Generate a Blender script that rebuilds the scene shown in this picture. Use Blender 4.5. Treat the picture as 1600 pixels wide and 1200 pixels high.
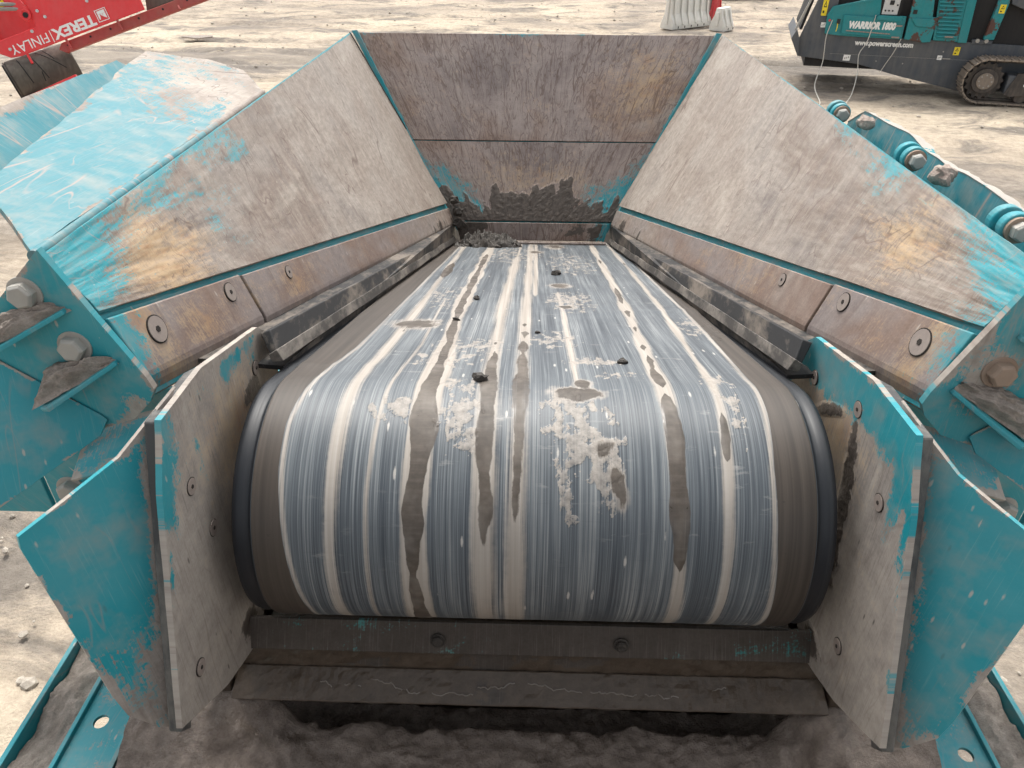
import bpy, bmesh, math, random
import numpy as np
from mathutils import Vector, Matrix
from math import sin, cos, tan, pi, radians, sqrt, atan2

# ---------------------------------------------------------------- clear
for o in list(bpy.data.objects): bpy.data.objects.remove(o, do_unlink=True)
S = bpy.context.scene
COL = S.collection
random.seed(4); np.random.seed(4)

# ---------------------------------------------------------------- camera, sky, sun, exposure
H = 3.4
PITCH, YAW, ROLL = radians(33.7), radians(1.4), radians(0.3)
cam = bpy.data.objects.new('camera', bpy.data.cameras.new('camera'))
COL.objects.link(cam); S.camera = cam
_F = Vector((-sin(YAW)*cos(PITCH), cos(YAW)*cos(PITCH), -sin(PITCH)))
_R0 = Vector((cos(YAW), sin(YAW), 0)); _U0 = _R0.cross(_F)
_R = cos(ROLL)*_R0 + sin(ROLL)*_U0; _U = -sin(ROLL)*_R0 + cos(ROLL)*_U0
cam.matrix_world = Matrix(((_R.x, _U.x, -_F.x, -0.015), (_R.y, _U.y, -_F.y, 0), (_R.z, _U.z, -_F.z, H), (0, 0, 0, 1)))
cam.data.sensor_width = 36; cam.data.lens = 25.875
cam.data.clip_start = 0.05; cam.data.clip_end = 2000

SUN_EL, SUN_ROT = radians(60), radians(-8)
W = bpy.data.worlds.new('World'); S.world = W; W.use_nodes = True
wn = W.node_tree; wn.nodes.clear()
sky = wn.nodes.new('ShaderNodeTexSky'); sky.sky_type = 'NISHITA'; sky.sun_disc = False
sky.sun_elevation = SUN_EL; sky.sun_rotation = SUN_ROT; sky.air_density = 1.0; sky.dust_density = 4.0
hs = wn.nodes.new('ShaderNodeHueSaturation'); hs.inputs['Saturation'].default_value = 0.15
bg = wn.nodes.new('ShaderNodeBackground'); bg.inputs['Strength'].default_value = 0.13
wo = wn.nodes.new('ShaderNodeOutputWorld')
wn.links.new(sky.outputs[0], hs.inputs['Color']); wn.links.new(hs.outputs[0], bg.inputs['Color']); wn.links.new(bg.outputs[0], wo.inputs['Surface'])
sl = bpy.data.lights.new('sun', 'SUN'); sl.energy = 1.5; sl.angle = radians(16); sl.color = (1.0, 0.955, 0.88)
sun = bpy.data.objects.new('sun', sl); COL.objects.link(sun)
_sd = Vector((sin(SUN_ROT)*cos(SUN_EL), cos(SUN_ROT)*cos(SUN_EL), sin(SUN_EL)))
sun.rotation_euler = _sd.to_track_quat('Z', 'Y').to_euler(); sun.location = (0, 0, 20)
S.view_settings.view_transform = 'Standard'; S.view_settings.look = 'None'
S.view_settings.exposure = 1.12; S.view_settings.gamma = 1.0; S.view_settings.use_curve_mapping = False
S.cycles.use_adaptive_sampling = True; S.cycles.adaptive_threshold = 0.04
S.cycles.max_bounces = 3; S.cycles.diffuse_bounces = 2; S.cycles.glossy_bounces = 2; S.cycles.transmission_bounces = 2; S.cycles.caustics_reflective = False; S.cycles.caustics_refractive = False

# ================================================================ numpy noise
_perm = np.random.RandomState(7).permutation(4096).astype(np.int64)
_grad = np.random.RandomState(9).rand(4096)*2*pi
def perlin(x, y):
    x = np.asarray(x, float); y = np.asarray(y, float)
    xi = np.floor(x).astype(np.int64); yi = np.floor(y).astype(np.int64)
    xf = x-xi; yf = y-yi
    u = xf*xf*xf*(xf*(xf*6-15)+10); v = yf*yf*yf*(yf*(yf*6-15)+10)
    def g(ix, iy, dx, dy):
        a = _grad[(_perm[(_perm[ix & 4095]+iy) & 4095])]
        return np.cos(a)*dx+np.sin(a)*dy
    n00 = g(xi, yi, xf, yf); n10 = g(xi+1, yi, xf-1, yf); n01 = g(xi, yi+1, xf, yf-1); n11 = g(xi+1, yi+1, xf-1, yf-1)
    return ((n00*(1-u)+n10*u)*(1-v)+(n01*(1-u)+n11*u)*v)*1.5
def fbm(x, y, o=5, r=.5):
    t = 0; a = 1; f = 1
    for k in range(o):
        t = t+a*perlin(x*f+17.3*k, y*f-9.1*k); a *= r; f *= 2.03
    return t
def sstep(a, b, x):
    t = np.clip((x-a)/(b-a), 0, 1); return t*t*(3-2*t)

# ================================================================ node helpers
class NT:
    def __init__(s, name):
        s.m = bpy.data.materials.new(name); s.m.use_nodes = True
        s.t = s.m.node_tree; s.t.nodes.clear()
        s.out = s.t.nodes.new('ShaderNodeOutputMaterial'); s.b = s.t.nodes.new('ShaderNodeBsdfPrincipled')
        s.t.links.new(s.b.outputs[0], s.out.inputs[0])
    def n(s, typ, **kw):
        o = s.t.nodes.new(typ)
        for k, v in kw.items(): setattr(o, k, v)
        return o
    def put(s, sock, v):
        if v is None: return
        if isinstance(v, bpy.types.NodeSocket): s.t.links.new(v, sock)
        else:
            if isinstance(v, (tuple, list)) and len(v) == 3 and sock.type == 'RGBA': v = (*v, 1)
            sock.default_value = v
    def math(s, op, a, b=None, c=None, clamp=False):
        o = s.n('ShaderNodeMath', operation=op, use_clamp=clamp)
        s.put(o.inputs[0], a)
        if b is not None: s.put(o.inputs[1], b)
        if c is not None: s.put(o.inputs[2], c)
        return o.outputs[0]
    def add(s, a, b): return s.math('ADD', a, b)
    def mul(s, a, b): return s.math('MULTIPLY', a, b)
    def mr(s, v, a, b, c=0., d=1., smooth=False):
        o = s.n('ShaderNodeMapRange', interpolation_type='SMOOTHSTEP' if smooth else 'LINEAR', clamp=True)
        for i, q in enumerate((v, a, b, c, d)): s.put(o.inputs[i], q)
        return o.outputs[0]
    def mix(s, f, a, b, bt='MIX'):
        o = s.n('ShaderNodeMix', data_type='RGBA', blend_type=bt, clamp_factor=True)
        s.put(o.inputs[0], f); s.put(o.inputs[6], a); s.put(o.inputs[7], b); return o.outputs[2]
    def ramp(s, f, st):
        o = s.n('ShaderNodeValToRGB'); e = o.color_ramp.elements
        while len(e) < len(st): e.new(.5)
        for i, (p, c) in enumerate(st):
            e[i].position = p; e[i].color = (*c, 1) if len(c) == 3 else c
        s.put(o.inputs[0], f); return o.outputs[0]
    def noise(s, vec, sc, det=4., ro=.5, dist=0., color=False):
        o = s.n('ShaderNodeTexNoise'); s.put(o.inputs['Vector'], vec)
        o.inputs['Scale'].default_value = sc; o.inputs['Detail'].default_value = det
        o.inputs['Roughness'].default_value = ro; o.inputs['Distortion'].default_value = dist
        return o.outputs['Color' if color else 'Fac']
    def map(s, vec, sc=(1, 1, 1), rot=(0, 0, 0), loc=(0, 0, 0), typ='POINT'):
        o = s.n('ShaderNodeMapping', vector_type=typ); s.put(o.inputs[0], vec)
        o.inputs['Location'].default_value = loc; o.inputs['Rotation'].default_value = rot; o.inputs['Scale'].default_value = sc
        return o.outputs[0]
    def uv(s): return s.n('ShaderNodeUVMap', uv_map='UV').outputs[0]
    def obj(s): return s.n('ShaderNodeTexCoord').outputs['Object']
    def attr(s, name):
        o = s.n('ShaderNodeAttribute', attribute_name=name)
        sp = s.n('ShaderNodeSeparateColor'); s.t.links.new(o.outputs['Color'], sp.inputs[0])
        return sp.outputs[0], sp.outputs[1], sp.outputs[2], o.outputs['Alpha']
    def fin(s, col=None, rough=None, h=None, bs=.3, bd=.01, metal=None, spec=None):
        if col is not None: s.put(s.b.inputs['Base Color'], col)
        if rough is not None: s.put(s.b.inputs['Roughness'], rough)
        if metal is not None: s.put(s.b.inputs['Metallic'], metal)
        if spec is not None: s.put(s.b.inputs['Specular IOR Level'], spec)
        if h is not None:
            o = s.n('ShaderNodeBump'); o.inputs['Strength'].default_value = bs; o.inputs['Distance'].default_value = bd
            s.put(o.inputs['Height'], h); s.t.links.new(o.outputs[0], s.b.inputs['Normal'])
        return s.m

TEAL = (.010, .262, .312)
STEEL_A = [(.25, (.14, .119, .110)), (.42, (.265, .228, .197)), (.55, (.205, .160, .130)), (.68, (.35, .305, .258))]
STEEL_B = [(.28, (.20, .165, .155)), (.45, (.31, .258, .235)), (.57, (.26, .190, .155)), (.72, (.40, .35, .31))]
STEEL_C = [(.25, (.25, .225, .205)), (.5, (.33, .295, .262)), (.75, (.40, .36, .315))]
def worn(name, steel=STEEL_A, teal=TEAL, scr=.7, hatch=0., fine_ang=0., flecks=.5, pale=.35, seed=0., scuff=1., fleckp=.72, specks=0., palec=(.13, .31, .335), mudc=((.062, .051, .043), (.125, .104, .088)), mudr=.5):
    """painted steel worn down to metal: attribute msk = paint, tan primer, dust, mud"""
    k = NT(name); uv = k.map(k.uv(), loc=(seed, seed*.7, 0))
    R, G, B, A = k.attr('msk')
    n1 = k.noise(uv, 3.3, 5, .62); n2 = k.noise(uv, 26, 4, .68); n3 = k.noise(uv, 140, 2, .6); nb = k.noise(k.map(uv, loc=(5, 3, 1)), 1.5, 5, .6, .4)
    n4 = k.noise(k.map(uv, loc=(9, 1, 4)), 9, 4, .6)
    w1 = k.mul(k.add(n1, -.5), .75); w2 = k.mul(k.add(n2, -.5), .55); w3 = k.mul(k.add(n3, -.5), .22)
    base = k.ramp(nb, steel)
    fb = k.noise(k.map(uv, rot=(0, 0, fine_ang*.5), sc=(17, 1.1, 1), loc=(4, 2, 0)), 1., 4, .6)
    base = k.mix(k.mr(fb, .50, .68, 0, .55*scuff), base, steel[-1][1]); base = k.mix(k.mr(fb, .48, .30, 0, .45*scuff), base, steel[0][1])
    base = k.mix(.55, base, k.ramp(n2, [(.3, (.38, .36, .35)), (.5, (.5, .5, .5)), (.7, (.60, .60, .60))]), 'OVERLAY')
    base = k.mix(.35, base, k.ramp(n3, [(.3, (.36, .36, .36)), (.7, (.64, .64, .64))]), 'OVERLAY')
    # directional fine scuffing
    fs = k.noise(k.map(uv, rot=(0, 0, fine_ang), sc=(260, 7, 1), typ='TEXTURE' if False else 'POINT'), 1., 3, .6)
    base = k.mix(k.mr(fs, .54, .70, 0, .38*scuff), base, (.44, .40, .365))
    base = k.mix(k.mr(fs, .30, .44, .35*scuff, 0), base, (.13, .10, .09))
    # tan primer / fresh rust bloom
    w5 = k.mul(k.add(fs, -.5), .55)
    tm = k.mr(k.add(k.add(k.add(G, k.mul(w1, .75)), k.mul(w2, 1.25)), k.add(w5, k.mul(w3, 1.5))), .42, .70)
    tan = k.ramp(n4, [(.3, (.36, .20, .095)), (.5, (.47, .33, .19)), (.7, (.40, .30, .21))])
    c = k.mix(k.mul(tm, .85), base, tan)
    # dust film
    dm = k.mr(k.add(k.add(B, k.mul(w1, .8)), k.mul(w2, .7)), .35, .8)
    c = k.mix(k.mul(dm, .75), c, k.ramp(n2, [(.3, (.285, .25, .217)), (.7, (.44, .395, .345))]))
    # paint, with chalky pale areas
    pr = k.add(k.add(k.add(R, w1), w2), k.add(k.mul(w3, 1.6), k.mul(w5, .7)))
    pm = k.mr(pr, .485, .575)
    pc = k.mix(k.mul(k.mr(n1, .38, .66), pale), teal, palec)
    pc = k.mix(k.mr(fs, .58, .70, 0, .30), pc, (.20, .38, .39))
    pc = k.mix(k.mr(n4, .48, .72, 0, .55), pc, (.30, .285, .25))
    c = k.mix(pm, c, pc)
    # curved scratches
    tot = None
    for i, (sc, w, ms, lo) in enumerate(((2.4, .007, 1.3, .48), (5.2, .011, 1.9, .50), (11., .016, 2.7, .52))):
        v = k.noise(k.map(uv, loc=(i*7.1+2, i*3.3, 1), rot=(0, 0, i*.9-.6), sc=(1, .2, 1)), sc*1.5, 1.5, .45, .6)
        l = k.mr(k.math('ABSOLUTE', k.add(v, -.5)), 0., w, 1., 0.)
        l = k.mul(l, k.mr(k.noise(k.map(uv, loc=(i*2.7, 4, 3)), ms*2, 2, .5), lo, lo+.1))
        tot = l if tot is None else k.math('MAXIMUM', tot, l)
    if hatch:
        for i, (sc_, w_, an_) in enumerate(((13, .018, .15), (24, .028, -.3))):
            v = k.noise(k.map(uv, loc=(i*5.1+1, i*2.3+7, 2), rot=(0, 0, an_), sc=(1, .22, 1)), sc_, 2, .5, .7)
            l = k.mul(k.mr(k.math('ABSOLUTE', k.add(v, -.5)), 0., w_, 1., 0.), hatch)
            tot = k.math('MAXIMUM', tot, l)
    sm = k.mul(tot, scr)
    c = k.mix(sm, c, k.mix(pm, (.115, .075, .06), (.33, .245, .21)))
    # light impact flecks
    vo = k.n('ShaderNodeTexVoronoi', feature='F1'); k.put(vo.inputs['Vector'], k.map(uv, rot=(0, 0, fine_ang+.35), sc=(1.6, .55, 1))); vo.inputs['Scale'].default_value = 34
    sp = k.n('ShaderNodeSeparateColor'); k.t.links.new(vo.outputs['Color'], sp.inputs[0])
    fl = k.mul(k.mr(k.add(k.add(vo.outputs['Distance'], k.mul(sp.outputs[2], .14)), k.mul(k.add(n3, -.5), .12)), .10, .19, 1, 0), k.math('GREATER_THAN', sp.outputs[0], fleckp))
    c = k.mix(k.mul(fl, flecks), c, (.46, .415, .365))
    if specks: c = k.mix(k.mul(k.mul(k.mr(k.add(vo.outputs['Distance'], k.mul(sp.outputs[2], .15)), .08, .20, 1, 0), k.math('LESS_THAN', sp.outputs[1], .25)), specks), c, (.06, .05, .045))
    # mud
    mm = k.mr(k.add(k.add(A, k.mul(w2, .8)), k.mul(w1, .35)), .49, .53)
    mcol = k.ramp(n2, [(.3, mudc[0]), (.7, mudc[1])])
    c = k.mix(mm, c, mcol)
    ro = k.mr(k.add(k.mul(pm, -.12), k.mul(dm, .25)), -.12, .25, .46, .82)
    ro = k.add(k.mul(ro, k.math('SUBTRACT', 1., mm)), k.mul(mm, mudr))
    h = k.mul(n2, k.add(.4, k.mul(k.mr(A, .4, .55), 2.5)))
    return k.fin(c, ro, h, .35, .004, spec=.35)

def paint(name, col, rough=.5, dirt=(.30, .26, .22), amt=.3, chip=None, camt=0., sc=3.):
    k = NT(name); v = k.obj()
    n1 = k.noise(v, sc, 8, .62); n2 = k.noise(v, sc*9, 5, .6); n3 = k.noise(k.map(v, sc=(1, 1, .12)), sc*8, 4, .6)
    c = k.mix(.35, col, k.ramp(n2, [(.3, (.4, .4, .4)), (.7, (.6, .6, .6))]), 'OVERLAY')
    c = k.mix(k.mul(k.mr(k.add(k.mul(n1, .6), k.mul(n3, .4)), .42, .68), amt), c, dirt)
    if chip: c = k.mix(k.mr(k.add(n1, k.mul(k.add(n2, -.5), .25)), 1-camt-.01, 1-camt+.01), c, chip)
    return k.fin(c, k.mr(n1, .3, .7, rough-.08, rough+.15), n2, .12, .004, spec=.4)

def rubber(name, col=(.022, .024, .027), dust=(.24, .215, .19), amt=.5, sc=(1, 1, 1)):
    k = NT(name); v = k.map(k.obj(), sc=sc)
    n1 = k.noise(v, 7, 8, .65); n2 = k.noise(v, 60, 4, .6)
    c = k.mix(k.mul(k.mr(k.add(n1, k.mul(k.add(n2, -.5), .3)), .45, .62), amt), col, dust)
    return k.fin(c, .6, n2, .2, .003, spec=.35)

def mudmat(name, a, b, rough=.7, sc=18, wet=0.):
    k = NT(name); v = k.obj()
    n1 = k.noise(v, sc, 8, .65); n2 = k.noise(v, sc*7, 5, .65); n0 = k.noise(v, sc*.3, 4, .6)
    c = k.mix(k.mr(n1, .32, .68), a, b)
    c = k.mix(.5, c, k.ramp(n2, [(.3, (.33, .33, .33)), (.7, (.66, .66, .66))]), 'OVERLAY')
    ro = k.mr(n0, .45, .6, rough, rough-wet)
    return k.fin(c, ro, k.add(n1, k.mul(n2, .6)), .6, .012, spec=.4)

M = {}
M['side'] = worn('worn_side_steel', STEEL_A, scr=.75, hatch=.3, fine_ang=.5, flecks=.55)
M['side_r'] = worn('worn_side_steel_brushed', STEEL_A, scr=.65, hatch=.25, fine_ang=-.5, flecks=.2, seed=3.7)
M['strip'] = worn('worn_strip_steel', [(.28, (.165, .140, .138)), (.45, (.27, .228, .212)), (.57, (.235, .165, .132)), (.72, (.36, .315, .28))], scr=.35, scuff=.35, fine_ang=.6, flecks=.7, seed=8.3)
M['back'] = worn('worn_back_steel', STEEL_B, scr=.9, hatch=.75, scuff=.6, fine_ang=0., flecks=.12, seed=5.1)
M['cheek'] = worn('worn_cheek_steel', STEEL_C, scr=.25, flecks=.5, seed=1.9, scuff=1.5, specks=.75)
M['teal'] = worn('teal_paint_scuffed', STEEL_C, scr=.35, flecks=.75, fleckp=.62, seed=6.6, pale=.4, specks=.25)
M['tealx'] = worn('teal_paint_scratched', STEEL_A, scr=.9, hatch=.12, flecks=.2, seed=2.2, pale=.7, teal=(.012, .175, .215), palec=(.065, .19, .215))
M['beam'] = worn('muddy_beam_steel', [(.3, (.045, .038, .032)), (.6, (.075, .063, .054)), (.8, (.12, .108, .10))], scr=.1, scuff=.3, flecks=.05, seed=4.4, teal=(.01, .17, .16), mudc=((.052, .038, .027), (.092, .070, .052)), mudr=.34)
M['rubber'] = rubber('black_skirt_rubber', (.020, .020, .021), (.17, .143, .118), 1.0, sc=(1, .35, 1))
M['edgedust'] = paint('dusty_chipped_edge', (.36, .33, .295), .8, (.48, .44, .39), .6, (.05, .24, .27), .36, 6.)
M['lipdust'] = rubber('dusty_skirt_lip', (.055, .05, .046), (.24, .213, .185), .8, sc=(1, .5, 1))
M['pad'] = rubber('grey_rubber_pad', (.06, .06, .06), (.19, .178, .16), .75, sc=(1, 1, .18))
M['zinc'] = paint('dusty_zinc_bolt', (.33, .325, .30), .5, (.36, .31, .26), .6)
M['rustbolt'] = paint('rusty_bolt', (.27, .19, .14), .7, (.36, .29, .23), .6)
M['hole'] = paint('dark_socket', (.02, .015, .012), .8, amt=.1)
M['washer'] = paint('countersunk_bolt_face', (.27, .225, .20), .55, (.36, .30, .25), .5, sc=12)
M['mudwet'] = mudmat('wet_grey_mud', (.105, .082, .067), (.225, .183, .153), .44, 24, .26)
M['muddry'] = mudmat('dry_packed_mud', (.20, .168, .143), (.36, .315, .275), .9, 30)
M['muddark'] = mudmat('dark_clod', (.03, .026, .022), (.075, .065, .056), .7, 25, .2)
M['stone'] = mudmat('pinkish_stone', (.26, .195, .165), (.46, .39, .335), .85, 26)

# ================================================================ object helpers
def link(name, me, parent=None, label=None, cat=None, group=None, kind=None):
    o = bpy.data.objects.new(name, me); COL.objects.link(o)
    if parent: o.parent = parent
    if label: o['label'] = label
    if cat: o['category'] = cat
    if group: o['group'] = group
    if kind: o['kind'] = kind
    return o
def thing(name, label, cat, loc=(0, 0, 0), rotz=0., group=None):
    o = link(name, None, None, label, cat, group); o.location = loc; o.rotation_euler = (0, 0, rotz); o.empty_display_size = .2
    return o
def meshobj(name, vs, fs, mat, parent=None, smooth=False, bevel=0., sharp=35, **kw):
    me = bpy.data.meshes.new(name); me.from_pydata([tuple(v) for v in vs], [], fs); me.update()
    me.materials.append(mat if not isinstance(mat, str) else M[mat])
    if smooth:
        me.polygons.foreach_set('use_smooth', [True]*len(me.polygons)); me.set_sharp_from_angle(angle=radians(sharp))
    o = link(name, me, parent, **kw)
    if bevel: bev(o, bevel)
    return o
def bev(o, w, seg=2, ang=40):
    m = o.modifiers.new('bevel', 'BEVEL'); m.width = w; m.segments = seg; m.limit_method = 'ANGLE'; m.angle_limit = radians(ang)
class MB:
    def __init__(s): s.v = []; s.f = []
    def add(s, vs, fs):
        b = len(s.v); s.v += [tuple(v) for v in vs]; s.f += [tuple(i+b for i in f) for f in fs]; return s
    def box(s, x0, x1, y0, y1, z0, z1):
        return s.add([(x0, y0, z0), (x1, y0, z0), (x1, y1, z0), (x0, y1, z0), (x0, y0, z1), (x1, y0, z1), (x1, y1, z1), (x0, y1, z1)],
                     [(0, 3, 2, 1), (4, 5, 6, 7), (0, 1, 5, 4), (1, 2, 6, 5), (2, 3, 7, 6), (3, 0, 4, 7)])
    def prism(s, poly, d):
        """poly: 3D loop, d: extrusion vector"""
        n = len(poly); d = Vector(d); P = [Vector(p) for p in poly]
        nn = Vector((0, 0, 0))
        for i in range(n): nn += P[i].cross(P[(i+1) % n])
        if nn.dot(d) > 0: P = P[::-1]
        vs = P+[p+d for p in P]
        fs = [tuple(range(n)), tuple(range(2*n-1, n-1, -1))]+[(i, i+n, (i+1) % n+n, (i+1) % n) for i in range(n)]
        return s.add(vs, fs)
    def cyl(s, p, q, r, n=16, r2=None, cap=True, rot=0.):
        p = Vector(p); q = Vector(q); ax = (q-p).normalized(); r2 = r if r2 is None else r2
        t = ax.orthogonal().normalized(); b = ax.cross(t)
        vs = []
        for (c, rr) in ((p, r), (q, r2)):
            for i in range(n):
                a = rot+2*pi*i/n; vs.append(c+t*cos(a)*rr+b*sin(a)*rr)
        fs = [(i, (i+1) % n, (i+1) % n+n, i+n) for i in range(n)]
        if cap: fs += [tuple(range(n-1, -1, -1)), tuple(range(n, 2*n))]
        return s.add(vs, fs)
    def tube(s, pts, r, n=8):
        pts = [Vector(p) for p in pts]; rings = []
        t0 = (pts[1]-pts[0]).normalized(); u = t0.orthogonal().normalized()
        vs = []
        for i, p in enumerate(pts):
            t = (pts[min(i+1, len(pts)-1)]-pts[max(i-1, 0)]).normalized()
            u = (u-t*u.dot(t)).normalized(); w = t.cross(u)
            for j in range(n): vs.append(p+(u*cos(2*pi*j/n)+w*sin(2*pi*j/n))*r)
        fs = [(i*n+j, i*n+(j+1) % n, (i+1)*n+(j+1) % n, (i+1)*n+j) for i in range(len(pts)-1) for j in range(n)]
        fs += [tuple(range(n-1, -1, -1)), tuple(range((len(pts)-1)*n, len(pts)*n))]
        return s.add(vs, fs)
    def build(s, name, mat, parent=None, **kw): return meshobj(name, s.v, s.f, mat, parent, **kw)

def set_uv_attr(me, U, V, msk):
    uvl = me.uv_layers.new(name='UV'); li = np.zeros(len(me.loops), np.int32); me.loops.foreach_get('vertex_index', li)
    uvl.data.foreach_set('uv', np.stack([U[li], V[li]], 1).astype(np.float32).ravel())
    if msk is not None:
        a = me.color_attributes.new('msk', 'FLOAT_COLOR', 'POINT'); a.data.foreach_set('color', np.clip(msk, -1, 2).astype(np.float32).ravel())
def masks(n, paint=0., tan=0., dust=0., mud=0.):
    m = np.zeros((n, 4)); m[:, 0] = paint; m[:, 1] = tan; m[:, 2] = dust; m[:, 3] = mud; return m

def quadplate(name, A, B, C, D, thick, mat, parent=None, res=.02, field=None, dent=.0015, bevel=.003, label=None, curve=None):
    """bilinear plate: A->B is s (length), A->D is t; front side = (B-A)x(D-A)"""
    A, B, C, D = [np.array(p, float) for p in (A, B, C, D)]
    L = max(np.linalg.norm(B-A), np.linalg.norm(C-D)); Wd = max(np.linalg.norm(D-A), np.linalg.norm(C-B))
    ns = max(2, int(L/res)); nt = max(2, int(Wd/res))
    s, t = np.meshgrid(np.linspace(0, 1, ns+1), np.linspace(0, 1, nt+1), indexing='ij'); s = s.ravel(); t = t.ravel()
    P = (A*(1-s)[:, None]+B*s[:, None])*(1-t)[:, None]+(D*(1-s)[:, None]+C*s[:, None])*t[:, None]
    nrm = np.cross((B-A)+(C-D), (D-A)+(C-B)); nrm /= np.linalg.norm(nrm)
    U = s*L; V = t*Wd
    m = field(s, t, U, V) if field else masks(len(s))
    hgt = dent*fbm(U*2.2+A[0]*9, V*2.2+A[2]*7, 4)
    hgt = hgt+np.clip((m[:, 3]-.45)*4, 0, 1)*(.002+.005*np.abs(fbm(U*16, V*16, 4)))
    if curve is not None: P = P+curve(s, t)
    P = P+nrm*hgt[:, None]
    idx = lambda i, j: i*(nt+1)+j
    fs = [(idx(i, j), idx(i+1, j), idx(i+1, j+1), idx(i, j+1)) for i in range(ns) for j in range(nt)]
    me = bpy.data.meshes.new(name); me.from_pydata(P.tolist(), [], fs); me.update()
    me.materials.append(M[mat] if isinstance(mat, str) else mat)
    set_uv_attr(me, U, V, m)
    o = link(name, me, parent, label=label)
    sm = o.modifiers.new('thick', 'SOLIDIFY'); sm.thickness = thick; sm.offset = -1
    if bevel: bev(o, bevel)
    return o

def polyplate(name, pts, thick, mat, parent=None, res=.02, field=None, dent=.001, bevel=.003, label=None, toward=(0, 0, H)):
    """planar convex plate, subdivided; front faces the point `toward`"""
    P = [Vector(p) for p in pts]; n = Vector((0, 0, 0)); c = sum(P, Vector())/len(P)
    for i in range(len(P)): n += (P[i]-c).cross(P[(i+1) % len(P)]-c)
    n.normalize()
    if n.dot(Vector(toward)-c) < 0: n = -n; P = P[::-1]
    # v axis = up the plate
    v = Vector((0, 0, 1)) if abs(n.z) < .9 else Vector((0, 1, 0))
    v = (v-n*v.dot(n)).normalized(); u = v.cross(n)
    p2 = [((p-c).dot(u), (p-c).dot(v)) for p in P]
    x0, x1 = min(q[0] for q in p2), max(q[0] for q in p2); y0, y1 = min(q[1] for q in p2), max(q[1] for q in p2)
    nx = max(1, int((x1-x0)/res)); ny = max(1, int((y1-y0)/res))
    bm = bmesh.new(); g = [[bm.verts.new((x0+(x1-x0)*i/nx, y0+(y1-y0)*j/ny, 0)) for j in range(ny+1)] for i in range(nx+1)]
    for i in range(nx):
        for j in range(ny): bm.faces.new((g[i][j], g[i+1][j], g[i+1][j+1], g[i][j+1]))
    for i in range(len(p2)):
        a = Vector((*p2[i], 0)); b = Vector((*p2[(i+1) % len(p2)], 0)); e = b-a
        if e.length < 1e-6: continue
        bmesh.ops.bisect_plane(bm, geom=bm.verts[:]+bm.edges[:]+bm.faces[:], dist=1e-5, plane_co=a, plane_no=(e.y, -e.x, 0))
    def inside(q):
        r_ = False
        for i in range(len(p2)):
            (xa, ya), (xb, yb) = p2[i], p2[i-1]
            if (ya > q.y) != (yb > q.y) and q.x < (xb-xa)*(q.y-ya)/(yb-ya)+xa: r_ = not r_
        return r_
    bad = [f for f in bm.faces if not inside(f.calc_center_median())]
    bmesh.ops.delete(bm, geom=bad, context='FACES')
    me = bpy.data.meshes.new(name); bm.to_mesh(me); bm.free()
    co = np.zeros(len(me.vertices)*3); me.vertices.foreach_get('co', co); co = co.reshape(-1, 3)
    U = co[:, 0]; V = co[:, 1]; s = (U-x0)/(x1-x0); t = (V-y0)/(y1-y0)
    W3 = np.array(c)+U[:, None]*np.array(u)+V[:, None]*np.array(v)
    m = field(s, t, U, V, W3) if field else masks(len(U))
    de = np.full(len(U), 9.)
    for i in range(len(p2)):
        a2, b2 = np.array(p2[i]), np.array(p2[(i+1) % len(p2)]); ab = b2-a2; L2 = max(ab@ab, 1e-9)
        tt = np.clip(((U-a2[0])*ab[0]+(V-a2[1])*ab[1])/L2, 0, 1); de = np.minimum(de, np.hypot(U-a2[0]-tt*ab[0], V-a2[1]-tt*ab[1]))
    rim_ = np.exp(-de/.009)*np.clip(.55+1.1*fbm(U*14+c.y, V*14, 3), 0, 1)
    m[:, 0] -= .55*rim_; m[:, 2] += .45*rim_
    hgt = dent*fbm(U*3+c.x*5, V*3+c.z*5, 4)+np.clip((m[:, 3]-.45)*3, 0, 1)*(.001+.0035*np.abs(fbm(U*20, V*20, 4)))
    W3 = W3+np.array(n)*hgt[:, None]
    me.vertices.foreach_set('co', W3.ravel()); me.update()
    me.materials.append(M[mat] if isinstance(mat, str) else mat)
    set_uv_attr(me, U+c.x, V+c.z, m)
    o = link(name, me, parent, label=label)
    sm = o.modifiers.new('thick', 'SOLIDIFY'); sm.thickness = thick; sm.offset = -1
    if bevel: bev(o, bevel)
    return o

def boxpart(name, x0, x1, y0, y1, z0, z1, mat, parent, bevel=.003, msk=None, **kw):
    """box with UV + msk so worn materials work"""
    b = MB().box(x0, x1, y0, y1, z0, z1); o = b.build(name, mat, parent, bevel=bevel, **kw)
    co = np.array([tuple(q.co) for q in o.data.vertices])
    set_uv_attr(o.data, co[:, 0]+co[:, 2]*.7, co[:, 1]+co[:, 2]*.7, masks(len(co), *(msk or (.9, 0, 0, 0))))
    return o
def prismpart(name, poly, d, mat, parent, bevel=.003, msk=None, **kw):
    o = MB().prism(poly, d).build(name, mat, parent, bevel=bevel, **kw)
    co = np.array([tuple(q.co) for q in o.data.vertices])
    set_uv_attr(o.data, co[:, 0]+co[:, 1], co[:, 2]+co[:, 1]*.5, masks(len(co), *(msk or (.9, 0, 0, 0))))
    return o

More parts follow.
